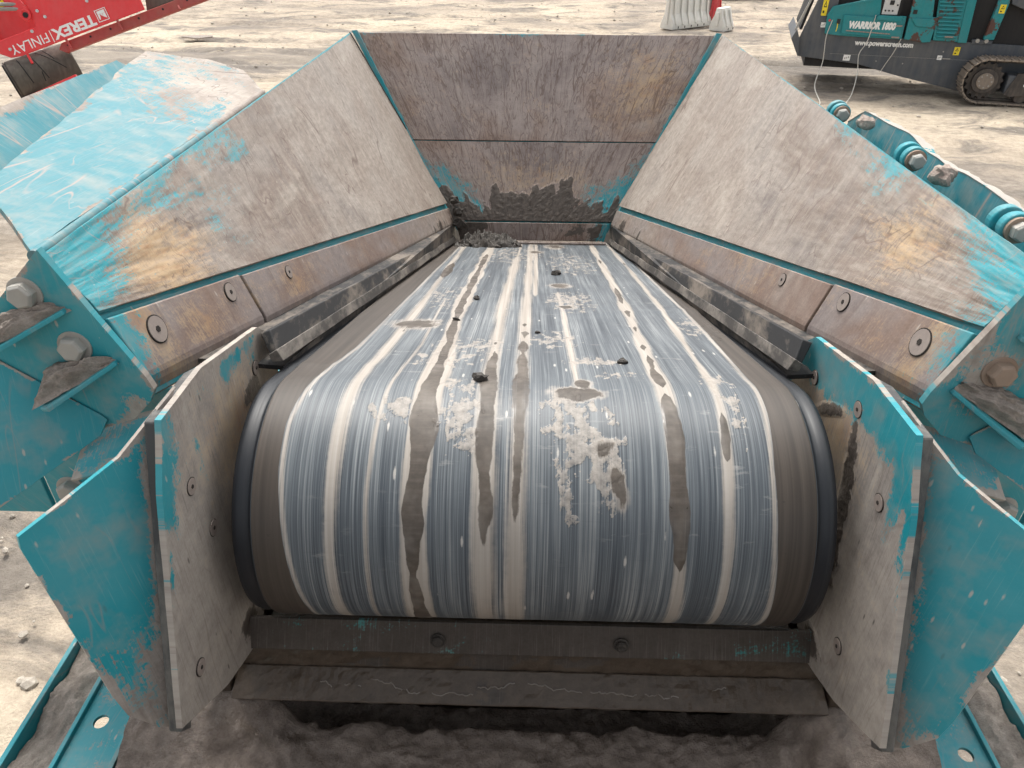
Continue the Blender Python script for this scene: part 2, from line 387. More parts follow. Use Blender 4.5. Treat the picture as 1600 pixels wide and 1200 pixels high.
def hexbolt(p, d, r, parent, mat='zinc', h=None, name='bolt', washer=True):
    p = Vector(p); d = Vector(d).normalized(); h = h or r*.75
    b = MB(); rot = random.random()*2
    b.cyl(p, p+d*h*.82, r, 6, rot=rot); b.cyl(p+d*h*.82, p+d*h, r*.97, 6, r2=r*.80, rot=rot)
    o = b.build(name, mat, parent, bevel=r*.06)
    if washer: MB().cyl(p-d*.002, p+d*r*.16, r*1.28, 24).build('washer', mat, o, bevel=r*.05)
    return o
def csbolt(p, n, r, parent, u=None, mat='washer'):
    """countersunk socket bolt flush in a wear plate: rim groove, face, socket"""
    p = Vector(p); n = Vector(n).normalized()
    o = MB().cyl(p-n*.004, p+n*.0022, r, 28).build('bolt', mat, parent)
    MB().cyl(p-n*.004, p+n*.0012, r*1.10, 28).build('bolt_rim', 'hole', o)
    MB().cyl(p-n*.004, p+n*.0034, r*.26, 6).build('socket', 'hole', o)
    return o
def rock(r, seed, sq=(1, 1, .7), sub=2, amp=.35):
    rs = np.random.RandomState(seed); bm = bmesh.new(); bmesh.ops.create_icosphere(bm, subdivisions=sub, radius=1)
    off = rs.rand(3)*50
    for v in bm.verts:
        c = v.co; d = float(fbm(np.array([c.x*1.1+off[0]+c.z*.7]), np.array([c.y*1.1+off[1]+c.z*.5]), 3)[0])
        v.co = c*(1+amp*d)
    for v in bm.verts: v.co = Vector((v.co.x*sq[0], v.co.y*sq[1], v.co.z*sq[2]))*r
    vs = [tuple(v.co) for v in bm.verts]; fs = [tuple(v.index for v in f.verts) for f in bm.faces]; bm.free()
    return vs, fs
def text_mesh(name, body, size, mat, parent, mtx, bold=0., shear=0., align='LEFT', width=None, ext=.003):
    cu = bpy.data.curves.new(name, 'FONT'); cu.body = body; cu.size = size; cu.extrude = ext; cu.offset = bold; cu.shear = shear; cu.align_x = align
    cu.resolution_u = 3
    t = bpy.data.objects.new(name, cu); COL.objects.link(t)
    bpy.context.view_layer.update()
    me = bpy.data.meshes.new_from_object(t.evaluated_get(bpy.context.evaluated_depsgraph_get()))
    bpy.data.objects.remove(t, do_unlink=True)
    if width:
        co = np.zeros(len(me.vertices)*3); me.vertices.foreach_get('co', co); co = co.reshape(-1, 3)
        co[:, 0] *= width/(co[:, 0].max()-co[:, 0].min()); me.vertices.foreach_set('co', co.ravel())
    me.materials.clear(); me.materials.append(M[mat]); me.transform(mtx)
    return link(name, me, parent)

# ================================================================ ground
k = NT('yard_dirt'); v = k.obj()
n0 = k.noise(v, .16, 5, .6, .5); n1 = k.noise(k.map(v, sc=(.5, 1, 1)), 1.1, 6, .7, .6); n2 = k.noise(v, 9, 5, .65); n3 = k.noise(v, 60, 4, .65)
c = k.ramp(n0, [(.36, (.24, .205, .170)), (.48, (.385, .322, .250)), (.62, (.46, .39, .300))])
c = k.mix(k.mr(n1, .49, .62), c, (.18, .157, .133)); c = k.mix(k.mr(n1, .40, .24, 0, .8), c, (.44, .395, .33))
c = k.mix(.6, c, k.ramp(n2, [(.28, (.30, .29, .28)), (.5, (.5, .5, .5)), (.72, (.66, .66, .66))]), 'OVERLAY')
c = k.mix(.4, c, k.ramp(n3, [(.3, (.35, .35, .35)), (.7, (.65, .65, .65))]), 'OVERLAY')
R_, G_, B_, A_ = k.attr('msk')
c = k.mix(k.mul(k.mr(k.add(R_, k.mul(k.add(n2, -.5), .9)), .3, .8), .55), c, (.20, .175, .15))
c = k.mix(k.mul(k.mr(k.add(G_, k.add(k.mul(k.add(n1, -.5), 1.6), k.mul(k.add(n2, -.5), .7))), .35, .75), .7), c, (.17, .15, .132))
# damp dark churned patch with the screener's shadow painted in
sepn = k.n('ShaderNodeSeparateXYZ'); k.put(sepn.inputs[0], v)
dx = k.mul(k.add(sepn.outputs[0], -7.0), .30); dy = k.mul(k.add(sepn.outputs[1], -19.0), .62)
dd = k.math('SQRT', k.add(k.mul(dx, dx), k.mul(dy, dy)))
wet = k.mr(k.add(k.add(dd, k.mul(k.add(n1, -.5), 2.4)), k.mul(k.add(n2, -.5), .6)), .45, 1.05, 1, 0)
c = k.mix(k.mul(wet, .8), c, (.12, .108, .097))
k.fin(c, .9, k.add(n1, k.add(k.mul(n2, .5), k.mul(n3, .25))), .8, .05, spec=.2); M['ground'] = k.m
gx = np.concatenate([[-900, -300, -120, -60, -30, -20], np.arange(-16, 16.01, .12), [20, 30, 60, 120, 300, 900]])
gy = np.concatenate([[-300, -80, -30, -10, -3], np.arange(0, 36.01, .12), [42, 55, 80, 140, 300, 900, 1900]])
GX, GY = np.meshgrid(gx, gy, indexing='ij'); a = GX.ravel(); b = GY.ravel()
edge = sstep(16, 12, np.abs(a))*sstep(36, 30, b)*sstep(0, 2, b)
z = .05*fbm(a*.35, b*.8, 4)+.022*fbm(a*2.2, b*3.5, 4)
rut = np.zeros_like(a)
for (x0, y0, ang, w) in ((0, 17.2, .05, .16), (0, 19.0, .03, .2), (0, 24, -.1, .2), (0, 27.0, .07, .2), (-8, 20.2, -.08, .22), (-8, 21.8, -.05, .22)):
    d = (b-y0)-tan(ang)*(a-x0)-.35*perlin(a*.12+y0, a*0+y0)
    rut += -.045*np.exp(-(d/w)**2)+.022*np.exp(-((np.abs(d)-2*w)/(w*.7))**2)+.012*np.exp(-(d/w)**2)*np.sign(np.sin(a*28+d*9))
z = (z+rut)*edge; ny = len(gy)
fs = [(i*ny+j, (i+1)*ny+j, (i+1)*ny+j+1, i*ny+j+1) for i in range(len(gx)-1) for j in range(ny-1)]
gnd = meshobj('ground', np.stack([a, b, z-.02], 1).tolist(), fs, 'ground', smooth=True, sharp=180, kind='structure')
band_ = np.exp(-((b-19.3-.6*perlin(a*.2, a*0+3))/1.5)**2)*sstep(-1.5, -4.5, a)+.7*np.exp(-((b-23.2+.1*a)/.5)**2)*sstep(0, -4, a)
set_uv_attr(gnd.data, a, b, masks(len(a), np.clip(-rut*14*edge, 0, 1), np.clip(band_+.4*fbm(a*.8, b*1.6, 4)*band_, 0, 1)))
# loose pebbles, one uncountable scatter
M['pebble'] = mudmat('pebble', (.26, .225, .19), (.50, .45, .38), .9, 9)
vs0, fs0 = rock(1, 3, (1, 1, .6), 1); vs0 = np.array(vs0); pv = []; pf = []
rs = np.random.RandomState(5)
for i in range(1900):
    if i < 1600: x, y = rs.uniform(-14, 14), rs.uniform(12, 33)
    else: x, y = rs.choice([-1, 1])*rs.uniform(2.0, 4.2), rs.uniform(1.2, 5)
    r = .010+.042*rs.rand()**5
    an = rs.rand()*6.28; q = vs0*r*(.7+.6*rs.rand(3)); X = q[:, 0]*cos(an)-q[:, 1]*sin(an)+x; Y = q[:, 0]*sin(an)+q[:, 1]*cos(an)+y
    bb = len(pv); pv += np.stack([X, Y, q[:, 2]], 1).tolist(); pf += [tuple(j+bb for j in f) for f in fs0]
meshobj('pebbles', pv, pf, 'pebble', kind='stuff', label='loose pale pebbles scattered over the yard dirt', cat='gravel')

# ================================================================ the feed hopper (one machine, everything bolted together)
HOP = thing('feed_hopper', 'teal and bare steel feed hopper with worn grey belt running up to the viewer', 'hopper', (0, 1.3, 0))
HOP.location = (0, 0, 0)
BS = radians(17.5); DR = .281; DCY, DCZ = 1.300, H-1.180
TPY, TPZ = DCY+DR*sin(BS), DCZ+DR*cos(BS)
def beltz(y): return TPZ-tan(BS)*(y-TPY)
# -- key corners (mirrored left/right)
NT_, NM, NB = (.945, 1.27, 2.823), (.872, 1.27, 2.700), (.808, 1.27, 2.511)
FT, FM, FB = (1.172, 5.10, 2.665), (.530, 4.50, 1.742), (.490, 4.50, 1.614)
def mir(p, sgn): return (p[0]*sgn, p[1], p[2])
def lerp(a, b, t): return tuple(a[i]+(b[i]-a[i])*t for i in range(3))

def side_field(sg):
    def f(s, t, U, V):
        if sg < 0:
            p = .78-5.2*s+(t-.45)*.35; p = np.maximum(p, .56-1.7*np.abs(s-.20)+.35*(t-.8)+.12*fbm(U*3, V*3+2, 4)); p = np.maximum(p, .9-(1-t)*45)
            tn = .86-np.abs(s-.085)*5-np.abs(t-.32)*.6
            tn = np.maximum(tn, .45-np.abs(s-.16)*3-np.abs(t-.6)*.6)
            d = .12+.42*sstep(.2, .55, s)+.15*fbm(U*1.2, V*.5+3, 3)-.25*np.exp(-((s-.17)/.09)**2-((t-.12)/.22)**2)
        else:
            p = .70-4.6*s+(t-.5)*.3; p = np.maximum(p, .60-1.8*np.abs(s-.2)+.55*(t-1.)+.14*fbm(U*3+7, V*3, 4)); p = np.maximum(p, .85-(1-t)*40-s*.35)
            tn = .70-np.abs(s-.12)*4-np.abs(t-.55)*.6
            tn = np.maximum(tn, .42-np.abs(s-.22)*2.5-np.abs(t-.8)*.8)
            d = .10+.48*sstep(.22, .5, s)+.15*fbm(U*1.2+5, V*.5, 3)
        mud = .1-.8*t+.35*sstep(.75, 1, s)+.0*U
        return masks(len(s), np.clip(p, 0, 1.2), np.clip(tn, 0, 1), np.clip(d, 0, 1), np.clip(mud, 0, .36))
    return f
def strip_field(sg, k0, k1):
    def f(s, t, U, V):
        q = k0+(k1-k0)*s
        p = .62-7*q-(t*.0); tn = .62-np.abs(q-.03)*9
        tn = np.maximum(tn, .34+.12*fbm(U*2+sg, V*3, 3)-.1*(t<.3))
        d = .12+.45*sstep(.35, .8, q)+.35*sstep(.35, .05, t)
        mud = .06+.40*sstep(.45, .95, q)*sstep(1.1, .4, t)+.26*fbm(U*16, V*3, 3)*sstep(.2, .6, q)
        return masks(len(s), np.clip(p, 0, 1), np.clip(tn, 0, 1), np.clip(d, 0, 1), np.clip(mud, 0, .62))
    return f
for sg in (-1, 1):
    mm = 'side' if sg < 0 else 'side_r'
    A, B, C, D = mir(lerp(NM, FM, .004), sg), mir(FM, sg), mir(FT, sg), mir(lerp(NT_, FT, .004), sg)
    up = .006
    A, B = [lerp(A, D, .035), lerp(B, C, .02)]
    # front side of wall faces the hopper inside
    if sg < 0: quad = (A, B, C, D)
    else: quad = (B, A, D, C)
    fld = side_field(sg)
    if sg > 0: fld = (lambda g: (lambda s, t, U, V: g(1-s, t, U, V)))(fld)
    side = quadplate('side_plate', *quad, .012, mm, HOP, .016, fld, .004, .005, label=('left' if sg < 0 else 'right')+' sloping wall plate of worn steel with teal paint left near the viewer')
    # teal backing plate seen in the grooves, 12 mm behind
    off = Vector((0.018*sg, 0, -.012))
    bk = [Vector(mir(p, sg))+off for p in (NM, lerp(NM, FM, 1.09), lerp(NT_, FT, 1.0), NT_)]
    if sg > 0: bk = [bk[1], bk[0], bk[3], bk[2]]
    quadplate('backing_plate', *bk, .010, 'teal', HOP, .06, lambda s, t, U, V: masks(len(s), .95), 0, 0)
    bk = [Vector(mir(p, sg))+off*.8 for p in (NB, lerp(NB, FB, 1.09), lerp(NM, FM, 1.09), NM)]
    if sg > 0: bk = [bk[1], bk[0], bk[3], bk[2]]
    quadplate('backing_plate', *bk, .010, 'teal', HOP, .06, lambda s, t, U, V: masks(len(s), .95), 0, 0)
    # wear strips, bent under at the lower edge
    cuts = [(.006, .172), (.1755, .995)]
    for (k0, k1) in cuts:
        a0, a1 = mir(lerp(NB, FB, k0), sg), mir(lerp(NB, FB, k1), sg); b0, b1 = mir(lerp(NM, FM, k0), sg), mir(lerp(NM, FM, k1), sg)
        b0 = lerp(b0, a0, .07); b1 = lerp(b1, a1, .05)
        q = (a0, a1, b1, b0) if sg < 0 else (a1, a0, b0, b1)
        kk = (k0, k1) if sg < 0 else (k1, k0)
        def curve(s, t, sg=sg):
            e = np.clip((.26-t)/.26, 0, 1)**2
            return np.stack([e*.024*sg, e*0, -e*.020], 1)
        st = quadplate('wear_strip', *q, .016, 'strip', HOP, .012, strip_field(sg, *kk), .0012, .003, curve=curve)
        nrm = Vector(np.cross(np.array(q[1])-np.array(q[0]), np.array(q[3])-np.array(q[0]))).normalized()
        for kb, tb, r in ((.04, .64, .030), (.145, .75, .024), (.255, .73, .019)):
            if k0 < kb < k1:
                pp = lerp(mir(lerp(NB, FB, kb), sg), mir(lerp(NM, FM, kb), sg), tb)
                csbolt(Vector(pp)+nrm*.0015, nrm, r, st)
# -- back wall
def back_field(s, t, U, V):
    x = s*2-1
    p = .62-1.3*t+.85*(np.abs(x)-.55); p = np.maximum(p, .46-8*(1-t)-.0*x); p = np.maximum(p, .86-(1-np.abs(x))*14*(.6+.4*t))
    prof = .10+.10*np.exp(-((x-.12)/.32)**2)+.04*fbm(x*6, x*0, 4)+.10*np.exp(-((x-.36)/.045)**2)+.13*np.exp(-((x+.93)/.10)**2)+.05*np.exp(-((x+.35)/.12)**2)
    mud = .5+(prof-t+.055*fbm(x*9, t*11, 4))*5
    tn = .33+.22*np.exp(-((x-.7)/.25)**2-((t-.75)/.2)**2)+.22*np.exp(-((x-0)/.5)**2-((t-.25)/.12)**2)
    return masks(len(s), np.clip(p, 0, 1), tn, .16+.25*np.exp(-((t-.22)/.12)**2), np.clip(mud, 0, 1))
def bw(x, t): return lerp((x*FB[0]/1, 4.47, 1.60), (x*FT[0], 5.09, 2.662), t)
lo = .455
def split(t0, t1):
    def f(s, t, U, V): return back_field(s, t0+(t1-t0)*t, U, V)
    return f
quadplate('back_plate', bw(-.985, .05), bw(.985, .05), bw(.985, lo), bw(-.985, lo), .012, 'back', HOP, .012, split(.0, lo), .003, .002, label='lower back wall plate smeared with wet mud')
quadplate('back_plate', bw(-.985, lo+.006), bw(.985, lo+.006), bw(.985, 1), bw(-.985, 1), .012, 'back', HOP, .014, split(lo, 1), .004, .003, label='upper back wall plate of scratched brown steel')
bb = [Vector(bw(x, t))+Vector((0, .02, -.012)) for x, t in ((-.99, .0), (.99, .0), (.99, .99), (-.99, .99))]
quadplate('backing_plate', *bb, .01, 'teal', HOP, .08, lambda s, t, U, V: masks(len(s), .9), 0, 0)
# teal corner strips between back wall and side walls
for sg in (-1, 1):
    a0, a1 = Vector(bw(sg*.995, .10)), Vector(bw(sg*.995, 1.0)); w = Vector((-sg*.030, -.006, .004))
    q = (a0, a0+w*.4, a1+w*1.3, a1) if sg < 0 else (a0+w*.4, a0, a1, a1+w*1.3)
    q = [p+Vector((0, -.012, .012)) for p in q]
    quadplate('corner_strip', *q, .008, 'teal', HOP, .02, lambda s, t, U, V: masks(len(s), .74, .2, .2), .0005, .001)
# kick strip at the foot of the back wall and the scraper lip over the belt
quadplate('kick_plate', (-.46, 4.44, 1.545), (.46, 4.44, 1.545), (.49, 4.465, 1.655), (-.49, 4.465, 1.655), .012, 'back', HOP, .01,
          lambda s, t, U, V: masks(len(s), .30+.45*sstep(.8, 1, s), .2, .3, np.clip(.40+.25*fbm(U*6, V*6, 3)+.3*sstep(.3, 0, s), 0, 1)), .001, .002)
boxpart('scraper_lip', -.47, .47, 4.40, 4.428, 1.525, 1.550, 'back', HOP, .003, (.1, .1, .5, .2))
# dark seams: left wall joint strip
MB().tube([Vector(mir(lerp(lerp(FM, FT, .44), lerp(NM, NT_, .44), .004), -1))+Vector((.004, 0, .006)), Vector(mir(lerp(FT, NT_, .022), -1))+Vector((.004, 0, .004))], .0035, 6).build('weld_seam', 'hole', HOP)
# -- rubber skirts down to the belt
for sg in (-1, 1):
    N_ = 22; vs = []; fs = []; lv = []
    for i in range(N_+1):
        f = i/N_; y = 1.46+(4.44-1.50)*f
        bx = .588-(.588-.480)*f; bz = beltz(y)+.014+.004*sin(f*40)*f
        sx = NB[0]+(FB[0]-NB[0])*((y-1.27)/(4.5-1.27)); sz = NB[2]+(FB[2]-NB[2])*((y-1.27)/(4.5-1.27))
        yo = .05*(1-f)
        tx, tz = bx+.040, bz+.056
        for p in ((bx+.012, y, bz+.012), (tx, y+yo, tz), (tx+.026, y+yo, tz-.010), (bx+.028, y, bz)): vs.append((p[0]*sg, p[1], p[2]))
        lv += [(q[0]*sg, q[1], q[2]) for q in ((bx, y-.004, bz+.004), (bx+.0125, y-.004, bz+.034), (bx+.034, y-.004, bz+.02), (bx+.028, y-.004, bz))]
    for i in range(N_):
        for j in range(4):
            a_, b_ = i*4+j, i*4+(j+1) % 4; q = (a_, b_, b_+4, a_+4); fs.append(q if sg > 0 else q[::-1])
    e0 = (3, 2, 1, 0); e1 = tuple(N_*4+j for j in range(4)); fs += [e0 if sg > 0 else e0[::-1], e1 if sg > 0 else e1[::-1]]
    sq_ = []
    for y in (1.475, 4.75):
        f = (y-1.46)/2.98; bx = .60-.108*f; sx = NB[0]+(FB[0]-NB[0])*((y-1.27)/3.23); sz = NB[2]+(FB[2]-NB[2])*((y-1.27)/3.23)
        sq_ += [(sg*bx, y, beltz(y)-.004), (sg*(sx+.03), y, sz+.02)]
    MB().add(sq_+[(q[0], q[1], q[2]-.012) for q in sq_], [(0, 1, 3, 2), (4, 6, 7, 5), (0, 4, 5, 1), (2, 3, 7, 6), (0, 2, 6, 4), (1, 5, 7, 3)]).build('skirt_board', 'rubber', HOP)
    sk = meshobj('rubber_skirt', vs, fs, 'rubber', HOP, bevel=.003)
    meshobj('skirt_lip', lv, fs, 'lipdust', sk, bevel=.002)

# ================================================================ belt
SL, SR = None, None
stripe = {  # centre line x against distance along the belt (negative = round the head drum), metres
 'A': [(-.63, -.404), (-.43, -.404), (-.3, -.400), (-.13, -.396), (.22, -.384), (.79, -.386), (1.9, -.402), (3.0, -.416)],
 'B': [(-.63, -.331), (-.33, -.331), (-.2, -.324), (-.03, -.315), (.33, -.300), (.9, -.315), (1.3, -.318)],
 'C': [(-.63, -.235), (-.35, -.237), (-.25, -.229), (-.16, -.228), (.02, -.225), (.34, -.230), (.8, -.247), (1.35, -.250), (2.5, -.252), (3.2, -.244)],
 'D': [(-.63, -.097), (-.3, -.096), (.03, -.100), (.35, -.101), (.93, -.104), (1.75, -.092), (3.2, -.065)],
 'E': [(-.63, -.034), (-.3, -.031), (0, -.028), (.94, -.023), (1.75, -.014), (3.2, -.004)],
 'F': [(-.08, .098), (.02, .096), (.33, .097), (.72, .101), (1.2, .097)],
 'G': [(-.63, .302), (-.48, .297), (-.24, .286), (.08, .284), (.34, .296), (.74, .313), (1.4, .335), (2.4, .357), (3.2, .378)],
 'H': [(-.63, .394), (-.32, .387), (-.2, .391), (-.03, .396), (.39, .417), (.98, .445), (1.9, .466), (3.2, .484)],
 'I': [(-.63, .497), (-.4, .478), (-.26, .474), (-.13, .482), (.07, .487), (.56, .507), (1.4, .520), (2.6, .53), (3.3, .54)],
 'LB': [(-.63, -.470), (-.43, -.491), (-.28, -.504), (-.18, -.505), (-.04, -.487), (.29, -.462), (.62, -.458), (2.3, -.446), (3.3, -.44)],
}
def line(nm, s):
    q = stripe[nm]; return np.interp(s, [a[0] for a in q], [a[1] for a in q])
xs = np.concatenate([[-.606, -.603, -.592, -.580, -.572, -.567, -.562], np.linspace(-.558, .558, 330), [.562, .567, .572, .580, .592, .603, .606]])
xh = np.interp(np.abs(xs), [0, .558, .562, .567, .572, .592, .603, .606], [0, 0, -.002, -.011, -.012, -.007, -.011, -.020])
ss = np.concatenate([np.arange(-.80, .10, .0055), np.arange(.10, 1.2, .011), np.arange(1.2, 3.36, .018)])
XX, SS = np.meshgrid(xs, ss, indexing='ij'); HH = np.repeat(xh[:, None], len(ss), 1)
x = XX.ravel(); s = SS.ravel(); hh = HH.ravel()
# gentle sag ripples of the loaded belt
hh = hh+.003*np.exp(-((s-.80-.25*(x-.1))/.035)**2)*sstep(-.1, .5, x)+.002*np.exp(-((s-.05+.1*x)/.03)**2)*sstep(-.1, -.45, x)+.0012*fbm(x*3, s*2, 3)
ang = pi/2-BS-np.minimum(s, 0)/DR
rad = DR+hh
Y = np.where(s < 0, DCY+rad*np.cos(ang), TPY+s*cos(BS)+hh*sin(BS)); Z = np.where(s < 0, DCZ+rad*np.sin(ang), TPZ-s*sin(BS)+hh*cos(BS))
def band(nm, w, soft, lo=-9, hi=9, tap=.06, wv=0., wf=3.):
    c = line(nm, s); ww = w*(1+wv*fbm(s*wf+ord(nm[0]), s*0+1.7, 3))
    f = .5+(ww-np.abs(x-c+.10*w*fbm(s*6+ord(nm[0]), s*0, 3)))/soft
    return f-np.clip((lo-s)/tap, 0, 9)*.5-np.clip((s-hi)/tap, 0, 9)*.5
cream = np.full_like(x, 0.)
for f in (band('A', .013, .034, wv=.35), band('B', .004, .014, hi=1.0), band('D', .020, .04, wv=.3, hi=2.3, tap=.3), band('E', .018, .04, wv=.3),
          band('F', .008, .02, lo=-.06, hi=1.2, wv=.5), band('G', .017, .022, wv=.5), band('H', .010, .022, wv=.5), band('I', .005, .018), band('C', .027, .02, wv=.35, wf=4),
          band('LB', .004, .016), band('D', .006, .014, lo=2.0)): cream = np.maximum(cream, f)
cream = np.maximum(cream, .5+(.010-np.abs(x-.03-line('E', s)))/.016-np.clip((1.2-s)/.1, 0, 9))
def at_s(ctrl): return np.interp(s, [c[0] for c in ctrl], [c[1] for c in ctrl])
def core(nm, ctrl, soft=.010, sh=0.):
    ww = at_s(ctrl)*(1+.22*fbm(s*9+ord(nm)*3, s*0, 3)); return .5+(ww-np.abs(x-sh-line(nm, s)-.004*fbm(s*7+ord(nm), s*0+3, 3)))/soft
mud = np.full_like(x, 0.)
for f in (core('C', [(-.62, .018), (-.54, .012), (-.50, .006), (-.47, .012), (-.40, .019), (-.30, .020), (-.22, .023), (-.17, .03), (-.08, .02), (.0, .016), (.06, .017), (.15, .008), (.2, .012), (.34, .010), (.5, .014), (.7, .008), (.8, .013), (1.3, .011), (1.5, .016), (1.9, .008), (2.2, .015), (2.5, .012), (2.6, -.01)]),
          core('D', [(-.47, -.012), (-.42, .004), (-.35, .015), (-.28, .012), (-.24, .019), (-.19, .018), (-.13, .014), (-.05, .020), (.05, .016), (.2, .009), (.32, -.005), (.36, .006), (.40, -.01)], .014),
          core('E', [(-.42, -.012), (-.36, .005), (-.28, .010), (-.17, .011), (-.06, .020), (.0, .019), (.1, .013), (.2, .011), (.25, .004), (.3, .014), (.36, .012), (.42, -.003), (.5, .012), (.54, -.008), (.62, .008), (.68, -.01)], .018),
          core('G', [(-.50, -.012), (-.45, .012), (-.38, .019), (-.28, .019), (-.2, .018), (-.12, .016), (-.08, .012), (-.05, -.006), (-.01, .012), (.05, .013), (.12, .005), (.2, .009), (.28, -.004), (.34, .009), (.42, -.01), (.60, .007), (.66, -.01), (.85, .011), (.9, -.01), (1.1, .009), (1.3, .011), (1.5, -.01), (2.0, -.01), (2.3, .008), (2.5, -.01)]),
          core('H', [(-.26, -.012), (-.24, .006), (-.2, .011), (-.15, .008), (-.11, -.004), (-.1, -.02), (2.0, -.02), (2.2, .008), (2.4, -.02)]),
          core('A', [(.4, -.02), (.50, .004), (.56, -.004), (.6, -.02), (1.5, -.02), (1.7, .022), (2.0, .018), (2.3, -.02)], sh=.008)): mud = np.maximum(mud, f)
mud = mud+.10*fbm(x*60, s*40, 3)
def blob(cx, cs, rx, rs_, rot=0., soft=.5, nz=.5):
    dx = (x-cx)*cos(rot)+(s-cs)*sin(rot); ds = -(x-cx)*sin(rot)+(s-cs)*cos(rot)
    d = np.sqrt((dx/rx)**2+(ds/rs_)**2)+nz*fbm(x*28+cx*9, s*22, 3)
    return .5+(1-d)*soft
bl = [blob(-.355, .60, .062, .06, .1, .6, .35), blob(.088, -.07, .052, .028, -.1, .9, .3), blob(.108, -.02, .018, .03, 0, .6, .3), blob(.112, 1.42, .035, .05, 0, .5, .3),
      blob(.17, -.295, .013, .035, .2, .5), blob(.145, -.225, .016, .02, 0, .5), blob(.02, 2.7, .03, .06, 0, .4), blob(.115, .93, .025, .03, 0, .5), blob(.14, 3.05, .04, .12, 0, .4)]
for f in bl: mud = np.maximum(mud, f)
for f in bl: cream = np.maximum(cream, f+.16)
# edges wiped with brown slurry, then dark rubber beyond
edge = np.maximum(.5+(line('LB', s)-.006-x)/.012, .5+(x-line('I', s)-.006)/.012)
edge = edge*(np.abs(x) < .5615)
# thick dry splatter patches
spl = np.full_like(x, 0.)
tex = fbm(x*34+.6*fbm(x*20, s*9, 2), s*20, 5, .72)
def patch(cx, cs, rx, rs_, g=.9, rot=0.):
    dx = (x-cx)*cos(rot)+(s-cs)*sin(rot); ds = -(x-cx)*sin(rot)+(s-cs)*cos(rot)
    return (1-np.sqrt((dx/rx)**2+(ds/rs_)**2))*g
for f in (patch(.105, -.20, .085, .17, .85, .35), patch(.07, -.10, .06, .07), patch(.135, -.27, .05, .10, 1., .3), patch(.07, -.32, .022, .07, .9, .2), patch(-.155, -.16, .055, .10, .95), patch(-.165, -.05, .05, .07, .8), patch(-.29, -.13, .06, .05, .75), patch(-.22, .18, .10, .10, .65), patch(-.16, .32, .12, .12, .6),
          patch(.15, .17, .09, .06, .8), patch(.2, .05, .07, .04, .55), patch(.06, .42, .09, .12, .55), patch(.14, 1.05, .10, .25, .75), patch(-.3, 1.1, .1, .3, .45), patch(.41, .0, .04, .10, .8), patch(.425, -.12, .018, .12, .9), patch(.5, .6, .06, .2, .5), patch(.2, 2.2, .14, .5, .4), patch(-.12, 2.6, .2, .5, .42)):
    spl = np.maximum(spl, f)
spl = np.where(spl > .02, .5+(spl-.40)*.8+tex*.62, 0)
msk = np.stack([np.clip(cream, 0, 1.3), np.clip(mud, 0, 1.3), np.clip(spl, 0, 1.3), np.clip(edge, 0, 1.)], 1)
Zb = Z; lift = np.clip((spl-.50)*3, 0, 1)*.0009+np.clip((mud-.5)*2, 0, 1)*.0012
Y = Y+lift*np.where(s < 0, np.cos(ang), sin(BS)); Z = Z+lift*np.where(s < 0, np.sin(ang), cos(BS))
nsb = len(ss)
fs = [(i*nsb+j, (i+1)*nsb+j, (i+1)*nsb+j+1, i*nsb+j+1) for i in range(len(xs)-1) for j in range(nsb-1)]
me = bpy.data.meshes.new('conveyor_belt'); me.from_pydata(np.stack([x, Y, Z], 1).tolist(), [], fs); me.update()
me.polygons.foreach_set('use_smooth', [True]*len(me.polygons))
set_uv_attr(me, x, s, msk)

k = NT('belt_rubber'); uv = k.uv(); R, G, B, A = k.attr('msk')
st1 = k.noise(k.map(uv, sc=(330, 2.2, 1)), 1, 3, .6); st2 = k.noise(k.map(uv, sc=(75, .9, 1), loc=(3, 1, 0)), 1, 4, .6); st3 = k.noise(k.map(uv, sc=(14, .5, 1)), 1, 3, .5)
cr = k.noise(k.map(uv, sc=(6, 90, 1)), 1, 3, .6); cr2 = k.noise(k.map(uv, sc=(9, 34, 1), loc=(2, 5, 0)), 1, 5, .65)
n2 = k.noise(uv, 60, 6, .65); n3 = k.noise(uv, 240, 3, .6); nlo = k.noise(uv, 3.2, 5, .6)
stv = k.add(k.mul(st1, .5), k.add(k.mul(st2, .35), k.mul(st3, .3)))
base = k.ramp(stv, [(.36, (.020, .025, .031)), (.48, (.048, .058, .069)), (.57, (.092, .106, .118)), (.65, (.17, .185, .192)), (.76, (.33, .335, .325))])
base = k.mix(k.mr(nlo, .42, .66, 0, .55), base, k.ramp(st1, [(.3, (.030, .037, .045)), (.53, (.072, .084, .096)), (.66, (.15, .163, .172)), (.78, (.29, .30, .30))]))
# dried cross smears
sm = k.mul(k.mr(cr2, .60, .70), k.mr(nlo, .45, .6)); base = k.mix(k.mul(sm, .5), base, (.40, .385, .36))
base = k.mix(k.mr(cr, .62, .8, 0, .25), base, (.02, .026, .035))
# small flecks with tails
vo = k.n('ShaderNodeTexVoronoi', feature='F1'); k.put(vo.inputs['Vector'], k.map(uv, sc=(2.2, .5, 1))); vo.inputs['Scale'].default_value = 17
sp = k.n('ShaderNodeSeparateColor'); k.t.links.new(vo.outputs['Color'], sp.inputs[0])
fl = k.mul(k.mr(k.add(vo.outputs['Distance'], k.mul(k.add(n2, -.5), .15)), .07, .13, 1, 0), k.math('GREATER_THAN', sp.outputs[0], .60))
base = k.mix(k.mul(fl, .8), base, (.48, .45, .41))
cm = k.mr(k.add(k.add(R, k.mul(k.add(st1, -.5), .75)), k.add(k.mul(k.add(st2, -.5), .35), k.mul(k.add(n2, -.5), .25))), .34, .72)
creamc = k.mix(k.mr(st2, .4, .65), (.29, .258, .222), (.38, .345, .305))
creamc = k.mix(k.mr(cr, .5, .7, 0, .25), creamc, (.29, .262, .228))
c = k.mix(cm, base, creamc)
